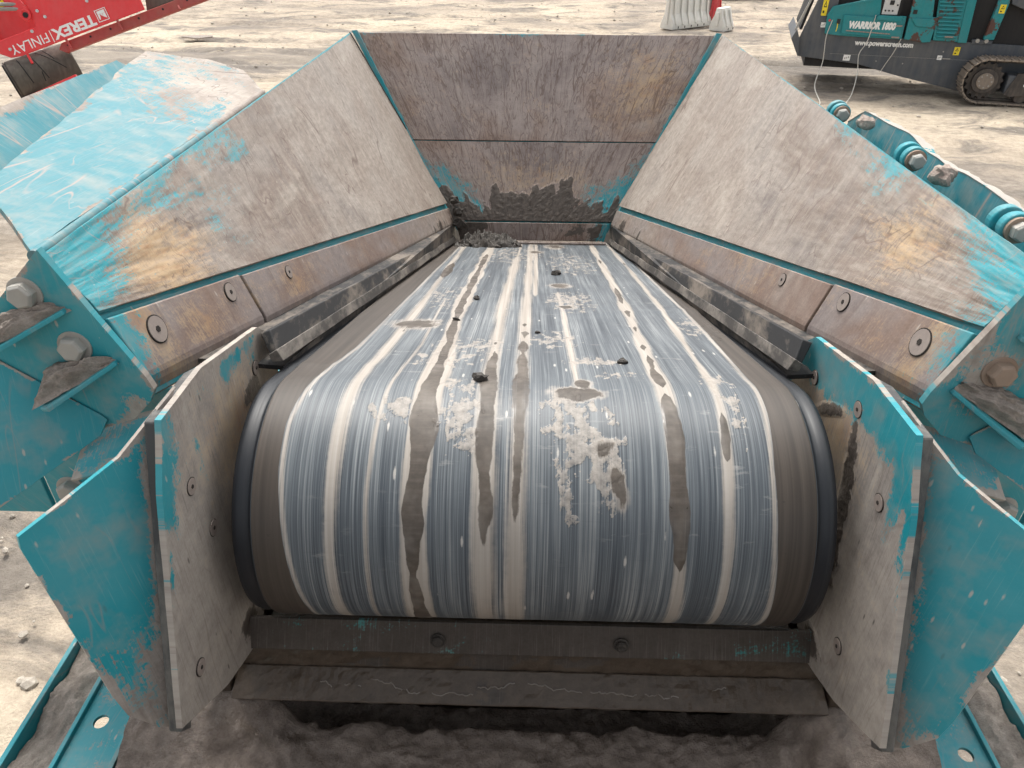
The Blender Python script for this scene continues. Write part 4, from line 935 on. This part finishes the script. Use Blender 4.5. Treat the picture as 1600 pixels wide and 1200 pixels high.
M['redd'] = paint('faded_red_paint', (.36, .05, .045), .5, (.30, .17, .13), .35)
M['beltbrown'] = paint('dusty_belt_rubber', (.075, .065, .055), .8, (.19, .165, .135), .7)
M['plastic'] = paint('white_barrier_plastic', (.74, .73, .68), .45, (.55, .48, .38), .3)
M['plasticred'] = paint('red_barrier_plastic', (.60, .035, .045), .45, (.55, .42, .36), .35)
M['cord'] = paint('pale_cord', (.55, .53, .48), .8, amt=.2)
M['hose'] = paint('grey_hose', (.27, .26, .24), .6, (.36, .32, .27), .4)

# ---------------------------------------------------------------- tracked screener, upper right
WA = radians(-14); WD = Vector((cos(WA), sin(WA), 0)); WN = Vector((-sin(WA), cos(WA), 0)); W0 = Vector((8.669, 15.217, 0))
SCR = thing('tracked_screener', 'dark grey and teal tracked screening machine with flaking paint', 'screener', tuple(W0), WA)
# local axes: x along the side, y away from the viewer, z up
def scr_text(name, body, size, x, z, y, width, bold=0., shear=0., mat='white'):
    m_ = Matrix.Translation((x, y, z)) @ Matrix.Rotation(pi/2, 4, 'X')
    return text_mesh(name, body, size, mat, SCR, m_, bold, shear, width=width)
ch = [(-3.50, .62), (-3.62, .98), (-3.36, 1.78), (-3.28, 2.1), (-2.95, 2.1), (-2.95, 1.083), (.9, 1.012), (4.5, 1.0), (4.5, .35), (.9, .20), (-.25, .14), (-1.45, .36), (-2.28, .545)]
def scr_prism(name, poly, y0, y1, mat, par=SCR, bevel=.01, **kw): return MB().prism([(x_, y0, z_) for x_, z_ in poly], (0, y1-y0, 0)).build(name, mat, par, bevel=bevel, **kw)
scr_prism('chassis_side', [(-3.46, .64), (-3.50, .98), (-3.28, 1.70), (-3.24, 2.0), (-2.9, 2.0), (-2.9, 1.085), (.9, 1.012), (4.0, 1.0), (4.0, .35), (.9, .20), (-.25, .14), (-1.45, .36), (-2.28, .545)], .45, .50, 'grey', bevel=.008)
scr_prism('nose_plate', [(-3.46, .64), (-3.66, .98), (-3.58, 1.16), (-3.50, .985)], .30, 2.2, 'grey')
scr_prism('nose_inside', [(-3.52, 1.12), (-3.40, 1.70), (-3.34, 1.70), (-3.47, 1.12)], .55, 2.1, 'black')
MB().prism([(-3.62, .46, 1.12), (-3.40, .46, 1.78), (-3.36, .46, 1.78), (-3.58, .46, 1.12)], (0, .05, 0)).build('nose_edge', 'zinc', SCR)
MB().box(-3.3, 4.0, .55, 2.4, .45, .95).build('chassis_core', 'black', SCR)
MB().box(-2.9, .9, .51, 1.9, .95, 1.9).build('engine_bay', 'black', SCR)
# teal covers
scr_prism('cover_panel', [(-3.04, 1.085), (-3.06, 1.40), (-2.98, 1.56), (-2.28, 1.72), (-2.22, 1.80), (-2.15, 1.80), (-2.1, 1.45), (-1.62, 1.45), (-1.60, 1.04), (-2.75, 1.06)], .385, .46, 'teal2')
scr_prism('cover_frame', [(-3.07, 1.40), (-2.99, 1.575), (-2.27, 1.745), (-2.27, 1.70), (-2.95, 1.54), (-3.03, 1.40)], .375, .46, 'teal2', bevel=.004)
scr_prism('name_panel', [(-2.74, 1.10), (-2.76, 1.44), (-1.66, 1.41), (-1.64, 1.075)], .350, .386, 'teal2')
scr_prism('name_rail', [(-2.66, 1.155), (-2.66, 1.175), (-1.84, 1.145), (-1.84, 1.125)], .335, .351, 'muddry', bevel=.003)
scr_text('lettering', 'WARRIOR 1800', .165, -2.63, 1.215, .349, .86, .011, .12)
scr_text('lettering', 'www.powerscreen.com', .13, -2.42, .90, .449, 1.08, .006)
MB().box(-2.14, -1.74, .40, .60, 1.44, 1.78).build('control_recess', 'black', SCR)
cb = MB().box(-2.08, -1.80, .37, .48, 1.47, 1.76).build('control_box', 'panelgrey', SCR, bevel=.01)
for i in range(4): MB().cyl((-2.03+.065*i, .371, 1.54+(.1 if i == 3 else 0)), (-2.03+.065*i, .355, 1.54+(.1 if i == 3 else 0)), .016, 12).build('knob', 'ink', cb)
MB().box(-1.98, -1.90, .366, .371, 1.64, 1.72).build('display', 'ink', cb)
scr_prism('drop_shelf', [(-2.17, 1.38), (-2.14, 1.46), (-1.70, 1.455), (-1.72, 1.36)], .31, .37, 'teal2')
scr_prism('cover_panel', [(-1.56, 1.05), (-1.58, 1.8), (-1.22, 1.8), (-1.16, 1.45), (-1.06, 1.45), (-1.08, 1.02), (-1.2, 1.005)], .37, .46, 'tealchip')
scr_prism('handle_pocket', [(-1.54, 1.43), (-1.42, 1.29), (-1.14, 1.27), (-1.08, 1.43)], .345, .372, 'tealchip')
MB().box(-1.53, -1.46, .355, .372, 1.50, 1.57).build('latch', 'ink', SCR)
scr_prism('louvre_panel', [(-1.04, 1.05), (-1.14, 1.82), (-.62, 1.82), (-.58, 1.04)], .395, .46, 'tealchip')
lv0 = None
for i in range(11):
    z_ = 1.10+.066*i; x0_, x1_ = -1.00-.012*i, -.66-.004*i
    MB().prism([(x0_, .394, z_), (x1_, .394, z_), (x1_, .362, z_+.016), (x0_, .362, z_+.016)], (0, .01, .028)).build('louvre_slat', 'tealchip', SCR)
scr_prism('cover_post', [(-.60, 1.03), (-.66, 1.85), (-.50, 1.85), (-.44, 1.03)], .375, .46, 'teal2')
for (x_, z_, w_) in ((-1.80, 1.065, .14), (-1.78, 1.27, .12), (-.86, 1.115, .15)): MB().box(x_, x_+w_, .33, .352, z_, z_+.03).build('latch', 'muddry', SCR, bevel=.003)
# ram, post and bay to the right
MB().cyl((-.18, .60, 1.04), (-.12, .62, 1.9), .045, 16).build('hydraulic_ram', 'black', SCR, smooth=True)
MB().cyl((-.28, .55, 1.04), (-.24, .57, 1.9), .03, 16).build('hydraulic_ram', 'trackdark', SCR, smooth=True)
scr_prism('post', [(-.16, 1.10), (-.10, 1.9), (.09, 1.9), (.02, 1.10)], .40, .50, 'tealchip')
for x_ in (-.25, -.10): MB().cyl((x_, .40, 1.075), (x_, .46, 1.075), .035, 14).build('pin', 'zinc', SCR)
MB().box(-.34, .02, .43, .52, 1.01, 1.09).build('bracket', 'grey', SCR, bevel=.01)
scr_prism('bay_panel', [(.12, 1.14), (.18, 1.48), (2.2, 1.52), (2.2, 1.14)], .62, .66, 'teal2')
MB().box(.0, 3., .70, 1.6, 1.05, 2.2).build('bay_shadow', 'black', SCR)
scr_prism('hose_cover', [(.12, 1.72), (.10, 1.82), (.36, 1.86), (.40, 1.62)], .40, .50, 'grey')
MB().cyl((.55, .38, 1.75), (.55, .9, 1.75), .20, 28).build('hydraulic_tank', 'grey', SCR, smooth=True)
for (x_, z_, w_, h_, y_) in ((-3.18, 1.40, .10, .30, .447), (-.60, .80, .105, .145, .447), (-.06, 1.56, .10, .15, .397), (.47, 1.30, .12, .13, .617)):
    d = MB().box(x_, x_+w_, y_-.002, y_+.004, z_, z_+h_).build('warning_sticker', 'yellow', SCR)
    MB().prism([(x_+w_*.2, y_-.004, z_+h_*.5), (x_+w_*.8, y_-.004, z_+h_*.5), (x_+w_*.5, y_-.004, z_+h_*.9)], (0, .003, 0)).build('warning_mark', 'ink', d)
    MB().prism([(x_+w_*.34, y_-.0055, z_+h_*.56), (x_+w_*.66, y_-.0055, z_+h_*.56), (x_+w_*.5, y_-.0055, z_+h_*.78)], (0, .002, 0)).build('warning_mark', 'yellow', d)
    MB().box(x_+w_*.2, x_+w_*.5, y_-.004, y_, z_+h_*.15, z_+h_*.3).build('warning_mark', 'ink', d)
for (x_, z_, w_, h_) in ((-3.14, 1.19, .09, .09), (-2.58, .60, .13, .11), (-.86, .70, .085, .08)):
    d = MB().box(x_, x_+w_, .444, .453, z_, z_+h_).build('info_sticker', 'white', SCR)
    for j in range(3): MB().box(x_+w_*(.18+.25*j), x_+w_*(.32+.25*j), .442, .4445, z_+h_*(.25+.12*j), z_+h_*(.55+.1*j)).build('print_mark', 'hose', d)
MB().cyl((-3.0, .37, 1.33), (-3.0, .40, 1.33), .022, 16).build('stop_button', 'plasticred', SCR)
MB().box(-2.86, -2.80, .366, .386, 1.27, 1.36).build('socket', 'ink', SCR); MB().tube([(-2.84, .36, 1.28), (-2.835, .34, 1.2), (-2.845, .34, 1.14)], .008).build('tag_strap', 'yellow', SCR)
for (x_, z_) in ((-1.95, .62), (-1.45, .60), (-.78, .85)): MB().cyl((x_, .44, z_), (x_, .45, z_), .012, 10).build('bolt', 'zinc', SCR)
MB().box(-.76, -.62, .435, .45, .72, .735).build('lug', 'zinc', SCR)
MB().box(-2.85, .7, .446, .4495, .716, .720).build('weld_seam', 'hose', SCR)
# crawler track
TR = link('crawler_track', None, SCR); TR.empty_display_size = .1
LT = 3.4; r_ = .385; cz = .43
shoe = MB().box(-.058, .058, -.02, .40, -.012, .012).box(-.05, -.036, -.02, .40, .012, .034).box(.030, .044, -.02, .40, .012, .030)
shoe_me = None
per = 2*LT+2*pi*r_; n = int(per/.125)
for i in range(n):
    d = per*i/n
    if d < LT: px, pz, a_ = d, cz+r_, 0
    elif d < LT+pi*r_: q = (d-LT)/r_; px, pz, a_ = LT+r_*sin(q), cz+r_*cos(q), -q
    elif d < 2*LT+pi*r_: px, pz, a_ = LT-(d-LT-pi*r_), cz-r_, pi
    else: q = (d-2*LT-pi*r_)/r_; px, pz, a_ = -r_*sin(q), cz-r_*cos(q), pi-q
    if shoe_me is None: o = shoe.build('track_shoe', 'track', TR); shoe_me = o.data
    else: o = link('track_shoe', shoe_me, TR)
    o.location = (px, 0, pz); o.rotation_euler = (0, -a_, 0)
ln = MB()
for i in range(48): a = 2*pi*i/48
pts = [(-(r_-.04)*sin(q), .19, cz+(r_-.04)*cos(q)) for q in np.linspace(0, pi, 20)]
MB().tube(pts+[(LT, .19, cz-r_+.04)], .03, 6).tube([pts[0], (LT, .19, cz+r_-.04)], .03, 6).build('chain_link', 'trackdark', TR)
sp_ = MB(); nt = 16
prof = []
for i in range(nt*4):
    a = 2*pi*i/(nt*4); rr = .335 if i % 4 in (0, 1) else .295
    prof.append((rr*cos(a), .10, cz+rr*sin(a)))
MB().prism(prof, (0, .05, 0)).build('sprocket', 'trackdark', TR)
hb = MB().cyl((0, .03, cz), (0, .12, cz), .225, 32).build('hub', 'trackdark', TR, bevel=.01)
MB().cyl((0, .005, cz), (0, .03, cz), .15, 28).build('hub_cap', 'track', TR, bevel=.01)
for i in range(8): a = 2*pi*i/8; MB().cyl((.11*cos(a), -.005, cz+.11*sin(a)), (.11*cos(a), .008, cz+.11*sin(a)), .016, 6).build('bolt', 'zinc', TR)
MB().box(.38, LT-.4, .02, .34, .22, .56).build('track_frame', 'grey', TR, bevel=.02)
MB().prism([(.38, .0, .22), (.52, .0, .60), (1.2, .0, .60), (1.2, .0, .30), (.50, .0, .18)], (0, .05, 0)).build('track_guard', 'trackdark', TR)
text_mesh('lettering', 'din', .12, 'white', SCR, Matrix.Translation((.66, -.004, .37)) @ Matrix.Rotation(pi/2, 4, 'X'), .003, width=.2)
for x_ in (.7, 1.15, 1.6): MB().cyl((x_, .05, .16), (x_, .32, .16), .10, 20).build('track_roller', 'trackdark', TR)
# pale cords hanging off the cover down to the ground
def wpt(x_, y_, z_): return W0+WD*x_+WN*y_+Vector((0, 0, z_))
def spline(pts, n=10):
    out = []
    P_ = [pts[0]]+pts+[pts[-1]]
    for i in range(1, len(P_)-2):
        for j in range(n):
            t_ = j/n; a, b, c, d = P_[i-1], P_[i], P_[i+1], P_[i+2]
            out.append(.5*((2*b)+(c-a)*t_+(2*a-5*b+4*c-d)*t_*t_+(3*b-a-3*c+d)*t_**3))
    return out+[pts[-1]]
for pts, lab in (([(-2.18, .34, 1.46), (-2.22, .33, 1.0), (-2.32, .3, .75), (-2.28, .2, .42), (-2.36, -.3, .12), (-2.55, -1.0, .02), (-2.52, -1.25, .01)], 'pale cord hanging across the middle of the teal cover to the ground'),
                 ([(-2.95, .36, 1.34), (-3.0, .35, 1.05), (-2.98, .33, .78), (-2.97, .3, .55), (-3.06, -.1, .2), (-2.96, -.7, .02), (-3.0, -.95, .01)], 'pale cord hanging below the red stop button'),
                 ([(-1.62, .34, 1.06), (-1.68, .40, .8), (-1.78, .42, .55), (-1.83, .40, .42)], 'pale cord trailing straight down the grey chassis side')):
    MB().tube(spline([wpt(*q) for q in pts]), .008, 6).build('cord', 'cord', smooth=True, label=lab, cat='cord', group='cords hanging on the screener')

# ---------------------------------------------------------------- red conveyor machine, upper left
RO = Vector((-6.02, 9.02, 1.775)); RX = Vector((1.65, .40, .53)).normalized(); RY = Vector((0, -1, .25)); RY = (RY-RX*RY.dot(RX)).normalized(); RZ = RX.cross(-RY).normalized()
RZ = RZ if RZ.z > 0 else -RZ
RED = thing('red_conveyor', 'bright red conveyor frame with white lettering printed upside down', 'conveyor')
def rp(a, b, c=0.): return RO+RX*a+RZ*b+RY*c
def rprism(name, poly, c0, c1, mat, par=RED, bevel=.008): return MB().prism([rp(a, b, c0) for a, b in poly], RY*(c1-c0)).build(name, mat, par, bevel=bevel)
rprism('side_plate', [(.10, 0), (1.62, 0), (1.62, .16), (1.20, .30), (1.20, .75), (.44, .75), (.40, .22), (-.10, .22), (-.12, .10), (-.02, .02)], .0, .02, 'red')
rprism('side_rail', [(.56, -.115), (3.4, -.115), (3.4, -.005), (.56, -.005), (.50, -.06)], -.10, -.03, 'redd')
rprism('inner_panel', [(-.9, .20), (.42, .20), (.42, .75), (-.9, .75)], -.22, -.18, 'red')
rprism('recess_plate', [(-.42, .22), (-.08, .22), (-.14, .36), (-.28, .46), (-.42, .40)], -.06, -.04, 'redd')
rprism('slope_plate', [(-.9, .40), (-.20, .50), (-.26, .66), (-.9, .62)], -.05, -.03, 'red')
rprism('bar', [(-.9, .66), (.06, .70), (.06, .75), (-.9, .75)], -.03, .0, 'red')
rprism('dark_housing', [(-.9, .60), (-.32, .62), (-.34, .75), (-.9, .75)], .02, .12, 'black')
rprism('end_plate', [(1.20, .31), (1.58, .18), (1.64, .30), (1.56, .75), (1.20, .75)], .0, .05, 'red')
rprism('belt_edge', [(1.60, .02), (3.4, .02), (3.4, .2), (1.66, .2)], -.2, -.12, 'beltbrown')
# lug with an eye
lg = MB().prism([rp(a, b, .02) for a, b in ((.26, .75), (.33, .75), (.43, .36), (.40, .30), (.34, .30), (.31, .36))], RY*.03).build('lifting_lug', 'red', RED, bevel=.006)
MB().cyl(rp(.37, .355, .045), rp(.37, .355, .054), .030, 20).build('eye', 'black', lg)
for i in range(24): pass
rg_ = [rp(.37+.045*cos(2*pi*i/24), .355+.055*sin(2*pi*i/24), .05) for i in range(25)]
MB().tube(rg_, .012, 8).build('eye_rim', 'red', lg)
for a, b in ((.02, .10), (.34, .19), (.50, .36), (.55, .28), (1.06, .28), (1.04, .52), (.78, .60)): MB().cyl(rp(a, b, .02), rp(a, b, .032), .017, 12).build('bolt', 'panelgrey', RED)
for a in (.62, .9, 1.15, 1.5, 1.8, 2.1, 2.4): MB().cyl(rp(a, -.05, -.03), rp(a, -.05, -.024), .012, 10).build('bolt_hole', 'black', RED)
for a in (.16, 1.27, .64, 1.98): MB().tube([rp(a, .03 if a < 1.9 else -.08, .0), rp(a+.01, -.11 if a < 1.3 else -.13, .02)], .014, 8).build('peg', 'redd' if a > .3 else 'red', RED)
for k_, zb in enumerate((.47, .52)):
    MB().tube(spline([rp(-.9, zb-.10, .10), rp(-.4, zb, .12), (rp(0, zb+.04, .11)), rp(.33, zb-.03, .03)]), .020, 10).build('hose', 'hose', RED, smooth=True)
MB().tube(spline([rp(-.25, .62, -.1), rp(-.05, .66, -.05), rp(.1, .60, -.1), rp(.2, .55, -.15)]), .008, 6).build('cable', 'black', RED)
d = MB().prism([rp(a, b, -.178) for a, b in ((.02, .58), (.13, .58), (.13, .78), (.02, .78))], RY*.004).build('warning_sticker', 'yellow', RED)
for i in range(4): MB().prism([rp(a, b, -.174) for a, b in ((.045, .60+.042*i), (.105, .60+.042*i), (.105, .622+.042*i), (.045, .622+.042*i))], RY*.003).build('print_mark', 'ink', d)
# lettering, rotated half a turn
def rtext(body, size, a, b, width, bold):
    X_, Y_ = -RX, -RZ; Z_ = X_.cross(Y_)
    p_ = rp(a, b, .021)
    m_ = Matrix(((X_.x, Y_.x, Z_.x, p_.x), (X_.y, Y_.y, Z_.y, p_.y), (X_.z, Y_.z, Z_.z, p_.z), (0, 0, 0, 1)))
    return text_mesh('lettering', body, size, 'white', RED, m_, bold, 0, width=width, ext=.002)
rtext('TEREX', .155, 1.05, .135, .52, .006)
rtext('FINLAY', .145, .485, .130, .45, .0)
def rq(pts, mat, nm, c=.021): return MB().prism([rp(a, b, c) for a, b in pts], RY*.003).build(nm, mat, RED)
rq([(.512, .01), (.520, .01), (.520, .14), (.512, .14)], 'white', 'divider')
LG = [(1.08, .035), (1.21, .035), (1.21, .165), (1.08, .165)]
for (a0, a1, b0, b1) in ((1.08, 1.21, .035, .042), (1.08, 1.21, .158, .165), (1.08, 1.087, .042, .158), (1.203, 1.21, .042, .158)): rq([(a0, b0), (a1, b0), (a1, b1), (a0, b1)], 'white', 'emblem_frame')
rq([(1.10, .115), (1.19, .115), (1.19, .148), (1.10, .148)], 'white', 'emblem')
rq([(1.10, .113), (1.125, .113), (1.115, .06), (1.10, .06)], 'white', 'emblem'); rq([(1.19, .113), (1.165, .113), (1.150, .085), (1.19, .055)], 'white', 'emblem')
rq([(1.13, .113), (1.16, .113), (1.145, .085)], 'white', 'emblem')
# dusty belt roll under the frame
c0, c1 = rp(-.16, -.19, -.08), rp(.50, -.15, -.34)
dr = MB().cyl(c0, c1, .215, 40).build('belt_roll', 'beltbrown', RED, smooth=True, bevel=.02)
MB().cyl(c0+(c0-c1).normalized()*.001, c0+(c0-c1).normalized()*.03, .19, 32).build('drum_end', 'black', dr)
MB().cyl(c0+(c0-c1).normalized()*.0, c0+(c0-c1).normalized()*.012, .216, 36).build('drum_rim', 'trackdark', dr)
axd = (c1-c0).normalized(); up_ = (RZ-axd*RZ.dot(axd)).normalized(); fw = axd.cross(up_); fw = fw if fw.y < 0 else -fw
for (t0, t1, a0, a1) in ((.2, .25, .9, -.6), (.42, .50, .6, -.6), (.50, .82, .95, -.4), (.62, .72, .9, .2), (.45, .43, -.2, -.7)):
    MB().tube([c0.lerp(c1, t0+(t1-t0)*q)+(up_*sin(a0+(a1-a0)*q)+fw*cos(a0+(a1-a0)*q))*.214 for q in np.linspace(0, 1, 10)], .006, 6).build('belt_crease', 'black', dr)
rprism('lower_frame', [(-.5, -.46), (.55, -.40), (.55, -.36), (-.5, -.42)], -.05, .0, 'red')
# the machine's legs, out of sight behind the hopper extension
for a in (.2,):
    b_ = rp(a, -.05, -.25); MB().box(b_.x-.07, b_.x+.07, b_.y-.07, b_.y+.07, 0, b_.z).build('support_leg', 'redd', RED)  # stands behind the hopper extension

# ---------------------------------------------------------------- plastic road barriers
def barrier(name, loc, rz, L, mat, label, hgt=1.0):
    t_ = thing(name, label, 'barrier', loc, rz, 'plastic road barriers')
    prof = [(-.26, 0), (-.26, .10), (-.24, .20), (-.13, .42), (-.09, hgt), (.09, hgt), (.13, .42), (.24, .20), (.26, .10), (.26, 0)]
    MB().prism([(0, y_, z_) for y_, z_ in prof], (L, 0, 0)).build('body', mat, t_, bevel=.02)
    n_ = max(2, int(L/.26))
    for i in range(n_):
        x_ = L*(i+.5)/n_
        MB().prism([(x_-.035, -.255, .12), (x_-.035, -.16, .40), (x_-.035, -.11, hgt-.05), (x_-.035, -.15, hgt-.05), (x_-.035, -.20, .42), (x_-.035, -.285, .14)], (.07, 0, 0)).build('rib', mat, t_, bevel=.01)
        MB().box(x_-.018+.10, x_+.018+.10, -.2635, -.25, .03, .09).build('drain_slot', 'black', t_)
    MB().box(-.05, 0, -.05, .05, .15, hgt-.1).build('joint_tongue', mat, t_, bevel=.01)
    return t_
barrier('road_barrier', (3.98, 24.55, 0), radians(38), 2.0, 'plastic', 'long white plastic road barrier behind the hopper back wall')
barrier('road_barrier', (5.55, 25.4, 0), radians(80), 1.0, 'plasticred', 'red plastic road barrier between two white ones')
barrier('road_barrier', (5.42, 24.25, 0), radians(48), .55, 'plastic', 'short off-white plastic block in front of the red barrier', .62)

# ---------------------------------------------------------------- dark shape at the very top edge, given machine parts
BK = thing('dark_shape', 'dark steel machine base at the very top edge beyond the barriers', 'machine', (8.4, 32.6, 0), radians(6))
MB().prism([(-1.25, 0, .06), (-1.35, 0, .35), (-1.2, 0, 1.1), (1.2, 0, 1.1), (1.35, 0, .35), (1.2, 0, .06)], (0, 1.0, 0)).build('bucket', 'black', BK, bevel=.03)
MB().prism([(-1.28, -.16, .05), (1.24, -.16, .05), (1.24, .02, .12), (-1.28, .02, .12)], (0, 0, .04)).build('cutting_edge', 'trackdark', BK)
for i in range(5): MB().box(-1.1+.5*i, -.96+.5*i, -.28, -.1, .05, .11).build('tooth', 'trackdark', BK)
MB().box(-.9, .9, 1.0, 3.2, .5, 1.6).build('body', 'grey', BK, bevel=.05)
for sx in (-1.0, .7):
    MB().cyl((sx, 2.2, .5), (sx+.35, 2.2, .5), .5, 28).build('wheel', 'black', BK, bevel=.05)

# ---------------------------------------------------------------- flat scrap on the ground, left
MB().prism([(-9.75, 22.0, .03), (-9.2, 21.85, .02), (-8.85, 21.95, .05), (-8.9, 22.1, .06), (-9.5, 22.2, .04)], (0, 0, .03)).build('scrap_strip', 'muddry', bevel=.005, label='thin flat strip of scrap lying on the dirt left of the hopper', cat='scrap')
